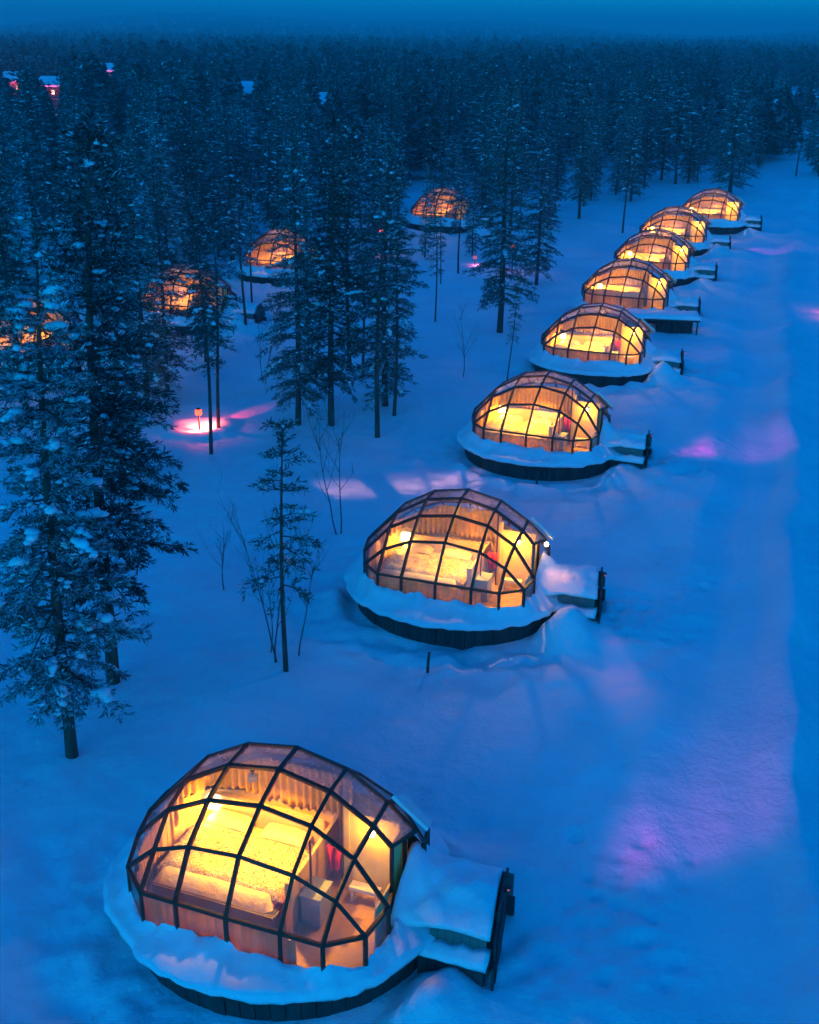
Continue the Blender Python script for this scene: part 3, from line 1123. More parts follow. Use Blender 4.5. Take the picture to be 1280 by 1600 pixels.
def assumed_porch_lamp(i, target, power, cone, blend=1.0, col=PINK):
    x, y, th = IG[i]
    p = wpt(x, y, th, (3.58, .62, 1.06))
    d = (Vector((target.x, target.y, 0)) - Vector((p.x, p.y, 0))).normalized()
    e = add('assumed_porch_lamp', None, loc=p, rz=th, label='assumed small lamp on the porch end wall of ' + in_row(i), cat='lamp', group='assumed porch lamps of the igloos')  # unseen lamp, assumed at the porch to throw pink pools on the snow
    mb = MB()
    mb.box(-.05, -.02, -.035, .035, -.04, .05)
    mb.box(-.02, .05, -.04, .04, .04, .052)
    add('lamp_housing', mb.mesh('lamp_housing', M['lampmetal']), e)
    mb = MB()
    mb.lathe([(.010, -.02), (.018, -.01), (.018, .025), (.012, .036)], 10, (.01, 0))
    add('lamp_glass', mb.mesh('lamp_glass', M['pinkbulb'], True), e)
    o = lamp('assumed_porch_light', 'SPOT', p + d * .20, power, col, .30, target=Vector((target.x, target.y, 0)), cone=cone, blend=blend)
    return o


assumed_porch_lamp(0, pix(1232, 1165), 270, 38)
assumed_porch_lamp(1, pix(965, 1050), 50, 22, 1.0, (1, .22, .45))
assumed_porch_lamp(2, pix(1225, 690), 150, 52)
assumed_porch_lamp(3, pix(1165, 500), 45, 40)
assumed_porch_lamp(6, pix(1240, 392), 110, 50)
# assumed lamp, not seen, added to cast pink patches behind the second igloo
x, y, th = IG[1]
p = wpt(x, y, th, (.1, 1.10, 1.84))
e = add('assumed_back_lamp', None, loc=p, rz=th, label='round lamp behind the back curtain of the row\'s second igloo', cat='lamp')
b_ = add('bulb', BULB, e)
b_.location = (0, -.07, 0)
mb = MB()
mb.bar((0, -.07, .05), (0, -.07, .22), .02, .02)
add('stem', mb.mesh('stem', M['lampmetal']), e)
SD = .22
dh = pix(645, 757) - p
dh.z = 0
dh.normalize()
rr_ = Vector((dh.y, -dh.x, 0))


def slot(px, py):
    T = pix(px, py) - p
    f_ = T.dot(dh)
    return SD * T.dot(rr_) / f_, -SD * p.z / f_


z_near, z_far = slot(645, 771)[1], slot(645, 743)[1]
cuts = [slot(q, 757)[0] for q in (490, 570, 614, 664, 672, 722, 731, 752, 760, 776, 783, 800)]
bl = add('light_gobo', None, loc=p + dh * SD, label='small slatted shutter before the back lamp of the row\'s second igloo', cat='gobo')  # unseen boards, added to cut the back light into window-shaped patches
bl.rotation_euler = (0, 0, math.atan2(rr_.y, rr_.x))
for nm, x0, x1, z0, z1 in [('board', -.42, .42, z_near - .30, z_near), ('board', -.42, .42, z_far, z_far + .22)] + \
        [('gobo_bar', a_, b_, z_near, z_far) for a_, b_ in zip([-.42] + cuts[1::2], cuts[0::2] + [.42])]:
    mb = MB()
    mb.box(min(x0, x1), max(x0, x1), -.003, .003, z0, z1)
    add(nm, mb.mesh(nm, M['board']), bl)
lamp('assumed_back_light', 'SPOT', p, 2600, (1, .40, .42), .004, target=p + dh + Vector((0, 0, -.35)), cone=100, blend=.2)


# added lamp standing in for light leaking out of the second igloo's door
dl = add('added_door_leak_lamp', None, loc=wpt(x, y, th, (2.22, .30, 1.70)), rz=th, label='small lamp under the door hood of the row\'s second igloo', cat='lamp')
add('bulb', BULB, dl).location = (-.10, .12, .06)
mb = MB()
mb.bar((-.10, .12, .09), (-.16, .12, .17), .02, .02)
add('stem', mb.mesh('stem', M['lampmetal']), dl)
lamp('added_door_leak_light', 'SPOT', (.03, 0, .0), 9, (1, .36, .20), .03, target=(.30, -.2, -.6), cone=75, blend=.9, parent=dl)


def bollard(pt, hgt, col, label, power, bulb, group=None, cat='lamp'):
    z = gz(pt.x, pt.y)
    e = add('path_lamp', None, loc=(pt.x, pt.y, z - .05), label=label, cat=cat, group=group)
    mb = MB()
    mb.lathe([(.035, 0), (.03, hgt - .1), (.05, hgt - .09), (.05, hgt - .06)], 10)
    add('post', mb.mesh('post', M['lampmetal']), e)
    mb = MB()
    mb.lathe([(.10, hgt - .06), (.13, hgt), (.12, hgt + .13), (.06, hgt + .16)], 14)
    add('lamp_glass', mb.mesh('lamp_glass', M[bulb], True), e)
    mb = MB()
    mb.lathe([(.08, hgt + .155), (.10, hgt + .17), (.06, hgt + .20), (.02, hgt + .21)], 16)
    add('cap', mb.mesh('cap', M['lampmetal']), e)
    lamp('path_light', 'SPOT', (0, 0, hgt - .12), power, col, .05, target=(0, 0, -9), cone=168, blend=1.0, parent=e).location.x = .10
    return e


bollard(RL, .68, (1, .09, .06), 'glowing red path lamp ringed by heaped snow beside a thin trunk', 430, 'redbulb')
lamp('added_path_beam', 'SPOT', (RL.x + .15, RL.y, .85), 200, (1, .05, .12), .04, target=pix(385, 650), cone=26, blend=.9)  # added spot that draws the red streak beside the lamp
q = pix(800, 425)
bollard(q, 1.6, (1, .10, .22), 'red lamp on a tall post behind the thick pine trunk', 10, 'redbulb')
q = pix(596, 398)
bollard(q, 1.5, (1, .25, .12), 'orange lamp on a post glowing through the tree cluster', 12, 'redbulb')
q = pix(742, 412)
bollard(q, .5, (1, .16, .42), 'assumed low pink lamp lighting a snow bank in the forest clearing', 22, 'pinkbulb')  # lamp itself unseen, assumed from the pink glow in the clearing
q = pix(1292, 490)
bollard(q, 1.0, (1, .12, .32), 'assumed pink path lamp on the far bank of the snow path', 30, 'pinkbulb')  # assumed lamp out of view, placed for the glow by the path

# ------------------------------------------------------------------ trees
def bez(p0, d, L, droop, n=6):
    pts, p, e = [p0.copy()], p0.copy(), d.copy()
    for i in range(n):
        e = (e + Vector((0, 0, -droop / n))).normalized()
        p = p + e * (L / n)
        pts.append(p.copy())
    return pts


def conifer(name, seed, H, R, cb, spacing, per, dens, snow, bend=.25, pine=False, r0=None):
    """trunk, crown (needles + frosted needles) and snow load"""
    rng = random.Random(seed)
    r0 = r0 or .0105 * H
    tr = MB()
    k = 14
    ph = rng.uniform(0, 6.28)
    tpts = [Vector((bend * math.sin(i / k * 3.1 + ph) * (i / k), bend * math.cos(i / k * 2.3 + ph) * (i / k), H * i / k)) for i in range(k + 1)]
    o = tpts[0].copy()
    tpts = [p - o * (1 - i / k) for i, p in enumerate(tpts)]
    tpts[0].z = -.35
    tr.tube(tpts, [r0 * (1.12 if i == 0 else (1 - i / k) ** .75 + .03) for i in range(k + 1)], 9)

    def axis_at(h):
        u = min(max(h / H * k, 0), k - .001)
        i = int(u)
        return tpts[i].lerp(tpts[i + 1], u - i)
    bases, dirs, lens, wids, mids = [], [], [], [], []
    sn = MB()
    h = cb
    az = rng.uniform(0, 6.28)
    while h < H - .15:
        u = (h - cb) / (H - cb)
        if pine:
            prof = (math.sin(min(1, u * 1.15 + .12) * math.pi) ** .6) if u < .87 else .35
            prof = max(prof, .22)
        else:
            prof = (1 - u) ** .72 * min(1, .55 + u * 3.5)
        nb = max(2, int(round(per * (1 if u < .8 else .7))))
        for b in range(nb):
            az += 2.399 + rng.uniform(-.5, .5)
            L = R * prof * rng.uniform(.55, 1.15) + .12
            if rng.random() < .10:
                L *= .5
            el = rng.uniform(-.05, .30) if not pine else rng.uniform(.0, .55)
            el += .55 * u ** 2 - .30 * (1 - u)
            d = Vector((math.cos(az) * math.cos(el), math.sin(az) * math.cos(el), math.sin(el)))
            hh = h + rng.uniform(-.5, .5) * spacing
            pts = bez(axis_at(hh), d, L, rng.uniform(.25, .7) * (1.1 - u * .6), 6)
            rb = max(.008, .010 + .012 * L)
            tr.tube(pts[:6], [rb * (1 - j / 7) for j in range(6)], 4)
            nseg = max(3, int(L / .17))
            s0 = .12 if not pine else .35
            for q in range(nseg):
                s = s0 + (1 - s0) * (q + rng.random()) / nseg
                x_ = s * 6
                i = min(5, int(x_))
                p = pts[i].lerp(pts[i + 1], x_ - i)
                e = (pts[i + 1] - pts[i]).normalized()
                side = e.cross(Vector((0, 0, 1)))
                if side.length < .01:
                    continue
                side.normalize()
                for sg in (-1, 1):
                    tl = (.20 + .42 * (1 - s) * min(1, L)) * rng.uniform(.6, 1.2)
                    td = (e * rng.uniform(.5, 1.0) + side * sg * rng.uniform(.5, 1.1) + Vector((0, 0, rng.uniform(-.35, .25)))).normalized()
                    nn = max(3, int(dens * tl / .040))
                    for j in range(nn):
                        w_ = (j + rng.random()) / nn
                        bp = p + td * (tl * w_)
                        a = Vector((rng.gauss(0, 1), rng.gauss(0, 1), rng.gauss(0, .8)))
                        nd = (td * .9 + a * .55).normalized()
                        bases.append(bp)
                        dirs.append(nd)
                        lens.append(rng.uniform(.09, .20))
                        wids.append(rng.uniform(.009, .020))
                        fr = rng.random()
                        mids.append(2 if (nd.z > .1 and fr < snow * .10) else (1 if fr < snow * .70 else 0))
                    if rng.random() < snow * .12:
                        c = p + td * tl * rng.uniform(.3, .9)
                        rr = rng.uniform(.025, .07)
                        sn.blob((c.x, c.y, c.z + .01), rr * 1.5, rr, rr * .75, rng, math.atan2(td.y, td.x))
            # snow lying along the boughs in joined, sagging pads
            if rng.random() < snow * .75 and L > .45:
                x0_ = rng.uniform(1.2, 4.2)
                x1_ = min(5.95, x0_ + rng.uniform(.8, 3.2))
                nbl = max(2, int((x1_ - x0_) / 6 * L / .09))
                big = rng.uniform(.05, .11) * (1.35 if snow > .8 else 1)
                for q in range(nbl):
                    x_ = x0_ + (x1_ - x0_) * (q + .5) / nbl
                    i = min(5, int(x_))
                    c = pts[i].lerp(pts[i + 1], x_ - i)
                    rr = big * rng.uniform(.7, 1.25) * (1 - .35 * abs(2 * (q + .5) / nbl - 1))
                    sn.blob((c.x + rng.gauss(0, .03), c.y + rng.gauss(0, .03), c.z + rr * .35), rr * 1.25, rr * 1.1, rr * .85, rng, az + rng.uniform(-.6, .6), jit=.25)
        h += spacing * rng.uniform(.7, 1.3)
    # leader
    for q in range(160):
        bp = axis_at(H - rng.uniform(0, .8))
        a = Vector((rng.gauss(0, 1), rng.gauss(0, 1), rng.uniform(.3, 1.5))).normalized()
        bases.append(bp)
        dirs.append(a)
        lens.append(.16)
        wids.append(.013)
        mids.append(0 if rng.random() < .7 else 1)
    Bs, Ds = np.array([tuple(b) for b in bases]), np.array([tuple(b) for b in dirs])
    Ls, Ws = np.array(lens)[:, None], np.array(wids)[:, None]
    rs = np.random.RandomState(seed)
    rv = rs.normal(size=Bs.shape)
    S = np.cross(Ds, rv)
    S /= np.linalg.norm(S, axis=1, keepdims=True) + 1e-9
    quad = np.stack([Bs - S * Ws * .4, Bs + Ds * Ls * .55 - S * Ws, Bs + Ds * Ls, Bs + Ds * Ls * .55 + S * Ws], 1)
    crown = np_mesh(name + '_crown', quad, 4, [M['needle'], M['frost'], M['snowtree']], np.array(mids))
    return tr.mesh(name + '_trunk', M['bark'], True), crown, sn.mesh(name + '_snow', M['snowtree'], True), H


PR = {
    'spruceA': conifer('spruce', 11, 12.0, 2.05, 1.4, .32, 4, 2.4, .62),
    'spruceB': conifer('spruce', 12, 12.5, 1.9, 1.9, .33, 4, 2.4, .36),
    'heroA': conifer('spruce', 11, 12.0, 2.1, 2.1, .33, 4, 3.4, .85),
    'heroB': conifer('spruce', 15, 12.5, 1.95, 2.5, .33, 4, 3.4, .55),
    'spruceC': conifer('spruce', 13, 11.0, 1.5, .8, .32, 4, 2.0, .5),
    'pineA': conifer('pine', 21, 11.0, 1.7, 3.6, .34, 4, 2.2, .5, .35, True, .105),
    'pineB': conifer('pine', 22, 10.5, 1.5, 4.2, .36, 3, 2.2, .6, .4, True, .095),
    'thin': conifer('young_pine', 31, 6.0, .95, 2.3, .34, 3, 1.6, .25, .15, False, .062),
    'slim': conifer('slim_pine', 32, 9.0, .8, 3.6, .38, 3, 1.6, .3, .25, False, .06),
}
NTRI = sum(len(q[1].polygons) * 2 for q in PR.values())


def tree(proto, x, y, H, rz, label, group=None, name='pine_tree', wide=1.0, lean=(0, 0)):
    t, c, s, H0 = PR[proto]
    k = H / H0
    e = add(name, None, loc=(x, y, gz(x, y) if y < 200 else 0), label=label, cat='tree', group=group)
    e.rotation_euler = (lean[1], lean[0], rz)
    if lean[0] or lean[1]:
        e.rotation_mode = 'XYZ'
        # lean in world axes, spin first
        q = Matrix.Rotation(lean[0], 3, 'Y') @ Matrix.Rotation(lean[1], 3, 'X') @ Matrix.Rotation(rz, 3, 'Z')
        e.rotation_euler = q.to_euler()
    e.scale = (k * wide, k * wide, k)
    add('trunk', t, e)
    add('crown', c, e)
    add('snow_load', s, e, kind='stuff')
    return e


GRP = 'forest trees round the igloos'
PLACED = []
hero = [
    # base px, top row, proto, label, lean, wide
    ((113, 1180), 330, 'heroA', 'snow-laden pine with a bare lower trunk, lowest branches bowed, beside the row\'s first igloo', .035, 1.08),
    ((178, 1065), 180, 'heroB', 'tall dark pine standing close behind the snow-laden one, dense crown', .04, 1.15),
    ((447, 1047), 655, 'thin', 'thin young pine with a long bare stem among bare bushes', .0, 1.0),
    ((330, 712), 330, 'slim', 'slim bare-stemmed pine in front of the red path lamp', .01, 1.2),
    ((342, 676), 340, 'slim', 'slim pine right behind the red path lamp', .015, 1.3),
    ((590, 684), 250, 'pineA', 'tall pine at the front of the middle cluster, long bare trunk', .02, 1.0),
    ((602, 637), 215, 'spruceC', 'dark pine in the middle cluster between two bare trunks', .0, 1.2),
    ((616, 652), 290, 'pineB', 'slim pine beside the middle cluster\'s front trunk', .03, .9),
    ((466, 668), 210, 'spruceA', 'snow-clumped pine in the middle cluster with a dark crooked trunk', .02, 1.0),
    ((518, 668), 180, 'spruceB', 'tallest pine of the middle cluster, dense snowy crown', .01, 1.05),
    ((547, 581), 200, 'pineA', 'pine with a stout trunk behind the middle cluster', .0, 1.0),
    ((567, 590), 260, 'slim', 'slender pine trunk behind the middle cluster', .0, 1.1),
    ((781, 520), 128, 'spruceB', 'big dark pine with a thick trunk left of the igloo row', .015, 1.25),
    ((792, 600), 420, 'slim', 'leaning slim pine beside the third igloo', .06, .9),
    ((838, 446), 200, 'spruceA', 'pine with a great white snow clump left of the fifth igloo', .0, 1.1),
    ((680, 505), 300, 'slim', 'slim lone pine at the clearing\'s edge', .0, 1.0),
    ((689, 440), 270, 'slim', 'thin trunk before the deepest forest igloo', .0, .9),
    ((1140, 306), 110, 'spruceA', 'big snow-hung pine beyond the last igloo of the row', .01, 1.7),
    ((394, 476), 250, 'slim', 'slim trunk before the forest igloo with the lit edge', .0, 1.1),
    ((385, 525), 300, 'pineB', 'snowy pine between two forest igloos', .0, 1.1),
    ((40, 640), 200, 'spruceB', 'broad dark pine behind the two big pines', .0, 1.2),
    ((232, 640), 215, 'spruceC', 'narrow dark pine beside the two big pines, black crown', .02, 1.1),
    ((195, 760), 240, 'spruceC', 'slender snowy pine just behind the tall dark pine', .03, 1.2),
    ((262, 612), 250, 'spruceC', 'narrow snowy pine half hiding the forest igloo by the red lamp', .0, 1.0),
    ((322, 566), 300, 'spruceA', 'snow-dusted pine crossing the forest igloo by the red lamp', .0, .9),
    ((716, 425), 245, 'pineB', 'snow-clumped pine beside the deepest forest igloo', .0, 1.0),
    ((664, 402), 255, 'spruceC', 'narrow pine partly hiding the deepest forest igloo', .0, .8),
    ((481, 478), 300, 'spruceC', 'narrow pine hiding one side of the forest igloo with the lit edge', .0, 1.0),
    ((738, 398), 268, 'spruceC', 'narrow pine on the open side of the deepest forest igloo', .0, 1.0),
    ((678, 384), 285, 'slim', 'slim pine right before the deepest forest igloo', .0, 1.4),
    ((973, 362), 160, 'slim', 'thin pine left of the sixth igloo', .0, 1.2),
    ((905, 340), 105, 'spruceB', 'tall dark pine behind the seventh igloo', .0, 1.0),
]
rg = random.Random(77)
for (bx, by), ty, pr, lab, lean, wd in hero:
    p = pix(bx, by)
    tree(pr, p.x, p.y, max(3, topz(p, ty)), rg.uniform(0, 6.28), lab, GRP, 'young_pine' if pr == 'thin' else 'pine_tree', wd, (lean, 0))
    PLACED.append((p.x, p.y))

hs = [(pix(22, 128, 4), 16), (pix(86, 124, 5), 14), (pix(174, 106, 5), 16), (pix(385, 124, 5.5), 17), (pix(503, 150, 4.5), 15)]
hs = [(Vector((p.x, p.y, 0)), r) for p, r in hs]
CLEARINGS = [(p.x, p.y, r) for p, r in hs]


def in_corridor(X, Y):
    X, Y = np.asarray(X, float), np.asarray(Y, float)
    bad = np.zeros(X.shape, bool)
    for hx, hy, r in CLEARINGS:
        bad |= (Y > hy * .60) & (Y < hy + 7) & (np.abs(X / Y - hx / hy) * F_PX < 12 + (hy - Y < 7) * 16)
    return bad


# the forest: rows of trunks between the clearing and the far canopy
EDGE = [(-40, 700), (0, 690), (90, 660), (200, 560), (300, 500), (380, 470), (470, 460), (560, 470), (640, 430), (720, 400), (800, 380), (880, 345), (960, 325), (1060, 300), (1140, 284), (1200, 278), (1290, 282)]
EX, EY = [e[0] for e in EDGE], [e[1] for e in EDGE]
CLEAR = [(430, 455, 30, 45), (296, 515, 25, 60), (692, 365, 40, 60), (62, 580, 20, 20), (720, 400, 50, 30)]


def project(x, y, z):
    d = Vector((x, y, z)) - CPOS
    zz = d.dot(_fw)
    return 640 + F_PX * d.dot(CR) / zz, 800 - F_PX * d.dot(CU) / zz


rf = random.Random(5)
cand = []
tries = 0
while len(cand) < 266 and tries < 60000:
    tries += 1
    Y = 42 + (150 - 42) * rf.random() ** .8
    X = rf.uniform(-.40, .40) * Y
    px, py = project(X, Y, 0)
    if not (-50 < px < 1330):
        continue
    if py > np.interp(px, EX, EY):
        continue
    if any((X - a) ** 2 + (Y - b) ** 2 < 5.2 ** 2 for a, b in ALL_IG):
        continue
    if any((X - a) ** 2 + (Y - b) ** 2 < 1.5 ** 2 for a, b in PLACED):
        continue
    if bool(in_corridor(np.array([X]), np.array([Y]))[0]):
        continue
    # keep the sight line to the lit forest igloos mostly open
    bad = False
    for (a, b), (cx, cy, wx, wy) in zip(ALL_IG[len(IG):], CLEAR):
        if Y < b and abs(px - cx) < wx * 1.6:
            bad = True
    if bad and rf.random() < .93:
        continue
    cand.append((X, Y))
    PLACED.append((X, Y))
KL = {'spruceA': 'snow-dusted spruce', 'spruceB': 'dark spruce', 'spruceC': 'narrow spruce', 'pineA': 'round-crowned pine', 'pineB': 'snow-clumped pine', 'slim': 'slim sparse pine'}
MARK = [(a, b, 'by the row\'s %s igloo' % WORDS[k]) for k, (a, b) in enumerate(ALL_IG[:len(IG)]) if k > 1] + \
    [(a, b, 'around ' + FARW[k]) for k, (a, b) in enumerate(ALL_IG[len(IG):])] + \
    [(pix(540, 620).x, pix(540, 620).y, 'by the middle cluster'), (8, 120, 'beyond the deepest forest igloo'), (40, 125, 'beyond the end of the row'),
     (-20, 110, 'far behind the forest igloos'), (-38, 120, 'toward the far cabins'), (-30, 78, 'outward of the igloo by the red lamp'), (-4, 140, 'under the far unlit cabins'), (28, 140, 'past the row toward the open forest'),
     (pix(781, 520).x, pix(781, 520).y, 'by the thick-trunked pine'), (RL.x, RL.y, 'by the red path lamp')]
for X, Y in cand:
    pr = rf.choice(['spruceA', 'spruceA', 'spruceB', 'spruceC', 'spruceC', 'spruceC', 'pineA', 'pineB', 'slim'])
    Hh = rf.uniform(5.6, 10.4) if Y < 80 else rf.choice([rf.uniform(4.6, 8.2), rf.uniform(5.2, 8.6), rf.uniform(8.0, 11.0)])
    wd = rf.uniform(1.0, 1.45) * (1 + .25 * max(0, (8.5 - Hh) / 4))
    size = 'tall' if Hh > 8.8 else ('short' if Hh < 6.6 else 'mid-height')
    shp = 'full-branched ' if wd > 1.38 else ('lean ' if wd < 1.15 else '')
    mk = min(MARK, key=lambda q: (q[0] - X) ** 2 + (q[1] - Y) ** 2)[2]
    tree(pr, X, Y, Hh, rf.uniform(0, 6.28), '%s %s%s in the forest %s' % (size, shp, KL[pr], mk), KL[pr] + ' trees in the forest', 'pine_tree' if 'pine' in KL[pr] else 'spruce_tree', wd)

# far forest: uncountable, one mass
def far_template(seed, n, big):
    r = np.random.RandomState(seed)
    u = r.rand(n) ** .8
    hh = .10 + .9 * u
    rad = (1 - u) ** .7 * .20 + .02
    a = r.rand(n) * 2 * np.pi
    rr = rad * (.25 + .75 * r.rand(n) ** .5)
    c = np.stack([rr * np.cos(a), rr * np.sin(a), hh], -1)
    out = np.stack([np.cos(a), np.sin(a), -.5 + .6 * r.rand(n)], -1)
    side = np.stack([-np.sin(a), np.cos(a), .5 * r.normal(size=n)], -1)
    ln = big * (.6 + .8 * r.rand(n))[:, None] * (.45 + .75 * (1 - u))[:, None]
    tri = np.stack([c + out * ln, c - out * ln * .5 + side * ln * .7, c - out * ln * .4 - side * ln * .7 + np.array([0, 0, .02])], 1)
    tri[-1] = [[0, 0, 1.0], [.02, .0, .86], [-.02, .0, .86]]
    mi = (r.rand(n) < .5).astype(int)
    mi2 = (r.rand(n) < .012).astype(int) * 2
    return tri, np.maximum(mi, mi2)


def band(y0, y1, spacing, ntri, big, seed, hfun):
    r = np.random.RandomState(seed)
    area = .42 * (y1 ** 2 - y0 ** 2)
    n = int(area / spacing ** 2)
    Y = np.sqrt(r.rand(n) * (y1 ** 2 - y0 ** 2) + y0 ** 2)
    X = (r.rand(n) * .84 - .42) * Y
    keep = np.ones(n, bool)
    pth = np.interp(Y, PATH_Y, PATH_X)
    keep &= ~((np.abs(X - pth - 3) < 4) & (Y < 170))
    keep &= vnoise(X, Y, 30, 61) + .7 * vnoise(X, Y, 90, 62) > -.15
    keep &= ~in_corridor(X, Y)
    X, Y = X[keep], Y[keep]
    n = len(X)
    Hh = hfun(r, n) * (1 + .35 * vnoise(X, Y, 45, 63) + .25 * vnoise(X, Y, 160, 64))
    Hh = np.minimum(Hh, 10.8 if y0 < 600 else 13.0)
    Z = height(X, Y) if y0 > 400 else np.zeros(n)
    outv, outm = [], []
    K = 7
    tm = [far_template(seed * 50 + k, ntri, big) for k in range(K)]
    for k in range(K):
        sel = np.arange(n) % K == k
        m = sel.sum()
        if not m:
            continue
        a = r.rand(m) * 6.283
        wd = r.uniform(.8, 1.35, m)
        T = tm[k][0][None]                     # 1,t,3,3
        ca, sa = np.cos(a)[:, None, None], np.sin(a)[:, None, None]
        Hs = Hh[sel][:, None, None]
        x = (T[..., 0] * ca - T[..., 1] * sa) * Hs * wd[:, None, None] + X[sel][:, None, None]
        y = (T[..., 0] * sa + T[..., 1] * ca) * Hs * wd[:, None, None] + Y[sel][:, None, None]
        z = T[..., 2] * Hs + Z[sel][:, None, None]
        outv.append(np.stack([x, y, z], -1).reshape(-1, 3, 3))
        outm.append(np.tile(tm[k][1], m))
    return np.concatenate(outv), np.concatenate(outm)



B1 = band(112, 260, 3.7, 300, .066, 1, lambda r, n: r.uniform(3.8, 9.0, n))
B2 = band(260, 620, 5.0, 100, .11, 2, lambda r, n: r.uniform(4.0, 9.4, n))
B3 = band(620, 1500, 9.5, 32, .18, 3, lambda r, n: r.uniform(5, 10.5, n))
B4 = band(1500, 4200, 24, 14, .42, 4, lambda r, n: r.uniform(7, 13, n))
fv = np.concatenate([B1[0], B2[0], B3[0], B4[0]])
fm = np.concatenate([B1[1], B2[1], B3[1], B4[1]])
fo = add('far_forest', np_mesh('far_forest', fv, 3, [M['needle_far'], M['frost_far'], M['snowtree']], fm), label='dark conifer forest stretching in one mass to the horizon', kind='stuff')
print('TRIS far', len(fv), 'protos', NTRI, 'ground', len(quads) * 2)

# ------------------------------------------------------------------ bare bushes and saplings
def sapling(px, py, ytop, seed, n, label, spread=.25):
    p = pix(px, py)
    H = max(.8, topz(p, ytop))
    rng = random.Random(seed)
    mb, tw = MB(), MB()

    def grow(p0, d, L, r, depth):
        pts = [p0]
        e = d.normalized()
        for i in range(6):
            e = (e + Vector((rng.gauss(0, .07), rng.gauss(0, .07), .05))).normalized()
            pts.append(pts[-1] + e * L / 6)
        (mb if depth == 0 else tw).tube(pts, [r * (1 - i / 7.5) for i in range(7)], 6 if depth == 0 else 4)
        if depth < 3:
            for k in range((7, 4, 3)[depth]):
                s = rng.uniform(.3, .98) * 5.99
                i = int(s)
                q = pts[i].lerp(pts[i + 1], s - i)
                a = rng.uniform(0, 6.28)
                nd = (e * .75 + Vector((math.cos(a), math.sin(a), .25)) * rng.uniform(.35, .7)).normalized()
                grow(q, nd, L * rng.uniform(.25, .5), r * .42, depth + 1)
    for k in range(n):
        a = rng.uniform(0, 6.28)
        grow(Vector((rng.gauss(0, .06), rng.gauss(0, .06), -.15)), Vector((math.cos(a) * spread, math.sin(a) * spread, 1)), H * rng.uniform(.8, 1.0) + .15, .010 + .004 * H, 0)
    e = add('bare_sapling', None, loc=(p.x, p.y, gz(p.x, p.y)), label=label, cat='sapling', group='bare saplings in the snow')
    add('stem', mb.mesh('stem', M['twig'], True), e)
    add('twigs', tw.mesh('twigs', M['twig']), e)


sapling(530, 832, 645, 1, 2, 'forked bare sapling beside the second igloo, pink light behind it', .16)
sapling(421, 1020, 880, 2, 1, 'bare thin stem on one side of the young pine', .1)
sapling(434, 1037, 830, 3, 2, 'bare twin-stemmed bush right beside the young pine', .18)
sapling(462, 1024, 860, 4, 1, 'crooked bare sapling leaning away from the young pine', .4)
sapling(352, 920, 790, 5, 1, 'single faint bare stem alone in the snow', .05)
sapling(722, 590, 480, 6, 1, 'thin bare sapling in the clearing near the third igloo', .05)
sapling(410, 600, 480, 7, 2, 'bare bush among the trunks near the red path lamp', .3)

# marker stakes
for px, py, ty, lab in ((668, 1046, 1014, 'dark marker stake leaning in the snow before the second igloo'), (838, 758, 733, 'dark marker stake in the snow before the third igloo'), (927, 603, 580, 'dark marker stake in the snow before the fourth igloo')):
    p = pix(px, py)
    H = max(.5, topz(p, ty))
    mb = MB()
    mb.tube([(0, 0, -.2), (.012, 0, H * .5), (.035, .0, H)], [.036, .034, .030], 7)
    mb.lathe([(.034, H - .02), (.036, H + .004), (.02, H + .012)], 7, (.035, 0))
    add('marker_stake', mb.mesh('marker_stake', M['post']), loc=(p.x, p.y, gz(p.x, p.y)), label=lab, cat='stake', group='marker stakes before the igloos')

# storage box under a snow slab beside the fifth igloo
p = pix(1052, 521)
bxz = gz(p.x, p.y)
e = add('storage_box', None, loc=(p.x, p.y, bxz), rz=TH * .3, label='black storage box under a snow-covered roof slab beside the fifth igloo', cat='box')
mb = MB()
for k in range(7):
    mb.box(-.84 + k * .24, -.84 + k * .24 + .225, -.40, -.36, -.2, .62)
mb.box(-.84, -.80, -.36, .5, -.2, .62)
mb.box(.80, .84, -.36, .5, -.2, .62)
mb.box(-.80, .80, .46, .5, -.2, .62)
add('box_wall', mb.mesh('box_wall', M['black']), e)
mb = MB()
mb.box(-2.3, 1.15, -.62, .75, .63, .70)
add('roof_slab', mb.mesh('roof_slab', M['board']), e)
mb = MB()
rows = []
for i in range(20):
    x = -2.34 + i * 3.52 / 19
    rows.append([(x, -.60, .702)] + [(x, -.64 + 1.42 * j / 8, .705 + (.20 if 0 < j < 8 else .05) * (.5 if i in (0, 19) else 1) + .07 * float(vnoise(x * 2, j * .4, 1, 111))) for j in range(9)] + [(x, .74, .702)])
mb.grid(rows, close=True)
add('roof_snow', mb.mesh('roof_snow', M['snow2'], True), e)
mb = MB()
mb.box(1.0, 1.07, -.55, -.48, -.2, .63)
add('roof_post', mb.mesh('roof_post', M['board']), e)

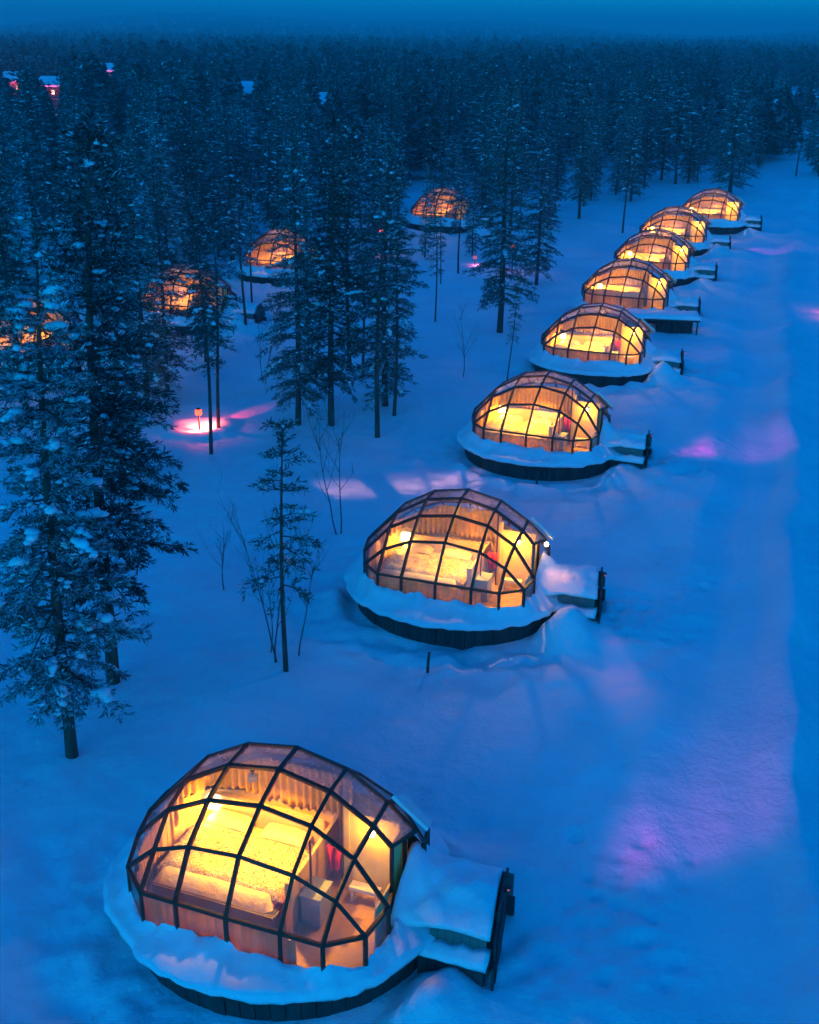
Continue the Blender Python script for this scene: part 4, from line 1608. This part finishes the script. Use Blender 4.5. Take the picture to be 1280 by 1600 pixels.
# ------------------------------------------------------------------ cabins far off
def cabin(pt, wd, dp, hw, hr, rz, label, wins, lit='litwin', glow=None):
    e = add('log_cabin', None, loc=(pt.x, pt.y, 0), rz=rz, label=label, cat='cabin', group='far cabins in the forest')
    mb = MB()
    n = 9
    for k in range(n):
        z0 = -.3 + k * (hw + .3) / n
        o = .05 * (k % 2)
        mb.box(-wd / 2 - o, wd / 2 + o, -dp / 2 - o, dp / 2 + o, z0, z0 + (hw + .3) / n - .02)
    mb.prism([(-wd / 2, -dp / 2, hw), (-wd / 2, dp / 2, hw), (-wd / 2, 0, hw + hr)], [(wd / 2, -dp / 2, hw), (wd / 2, dp / 2, hw), (wd / 2, 0, hw + hr)])
    add('wall', mb.mesh('wall', M['house']), e)
    mb = MB()
    for s in (-1, 1):
        a = [(-wd / 2 - .3, s * (dp / 2 + .4), hw - .12), (-wd / 2 - .3, 0, hw + hr + .06), (-wd / 2 - .3, 0, hw + hr + .35), (-wd / 2 - .3, s * (dp / 2 + .45), hw + .16)]
        mb.prism(a, [(wd / 2 + .3, y_, z_) for _, y_, z_ in a])
    ro = add('roof', mb.mesh('roof', M['snow2']), e)
    mb = MB()
    mb.box(wd * .2, wd * .2 + .6, -.3, .3, hw + hr * .6, hw + hr + 1.2)
    add('chimney', mb.mesh('chimney', M['board']), ro)
    for wx, wz, ww, wh in wins:
        mb = MB()
        mb.box(wx - ww / 2, wx + ww / 2, -dp / 2 - .10, -dp / 2 - .06, wz, wz + wh)
        wi = add('window', mb.mesh('window', M[lit]), e)
        mb = MB()
        for x0, x1, z0, z1 in ((wx - ww / 2 - .1, wx + ww / 2 + .1, wz - .1, wz), (wx - ww / 2 - .1, wx + ww / 2 + .1, wz + wh, wz + wh + .1), (wx - ww / 2 - .1, wx - ww / 2, wz, wz + wh), (wx + ww / 2, wx + ww / 2 + .1, wz, wz + wh)):
            mb.box(x0, x1, -dp / 2 - .14, -dp / 2 - .055, z0, z1)
        add('window_frame', mb.mesh('window_frame', M['board']), wi)
    if glow:
        lamp('cabin_light', 'POINT', (0, -dp / 2 - 2.0, 3.2), glow, (1, .08, .30), .2, parent=e)


cabin(hs[0][0], 5.5, 5, 4.2, 1.3, .1, 'far cabin washed in pink light with red lamps', [(-.9, 2.7, .7, 1.0), (1.2, 2.7, .6, .9), (-.9, .9, .7, 1.0)], 'litwin', 500)
cabin(hs[1][0], 4.5, 5, 4.0, 1.2, -.1, 'far dim cabin with violet light on its snow', [(.5, 2.7, .5, .6)], 'litwin', 200)
cabin(hs[2][0], 5, 5, 4.4, 1.3, .2, 'far cabin with one bright white-yellow window', [(.8, 2.9, .9, 1.1)], 'litwin', 160)
cabin(hs[3][0], 5.5, 6, 3.4, 1.5, .0, 'far unlit cabin with a pale snowy roof in a clearing', [(-2, 1.0, 1.2, 1.2)], 'black')
cabin(hs[4][0], 5, 5, 3.0, 1.7, .7, 'unlit cabin with a steep snowy roof above the middle trees', [(0, 1.0, 1.2, 1.2)], 'black')

# ------------------------------------------------------------------ cold evening air
hz = MB()
hz.box(-4900, 4900, -350, 6900, -3.0, 75)
hm = bpy.data.materials.new('cold_haze')
hm.use_nodes = True
hm.node_tree.nodes.clear()
ho = hm.node_tree.nodes.new('ShaderNodeOutputMaterial')
pv = hm.node_tree.nodes.new('ShaderNodeVolumePrincipled')
pv.inputs['Color'].default_value = (.9, .92, .95, 1)
pv.inputs['Density'].default_value = .0008
hm.node_tree.links.new(pv.outputs[0], ho.inputs['Volume'])
add('haze', hz.mesh('haze', hm), label='thin cold evening haze over the whole forest', kind='stuff')
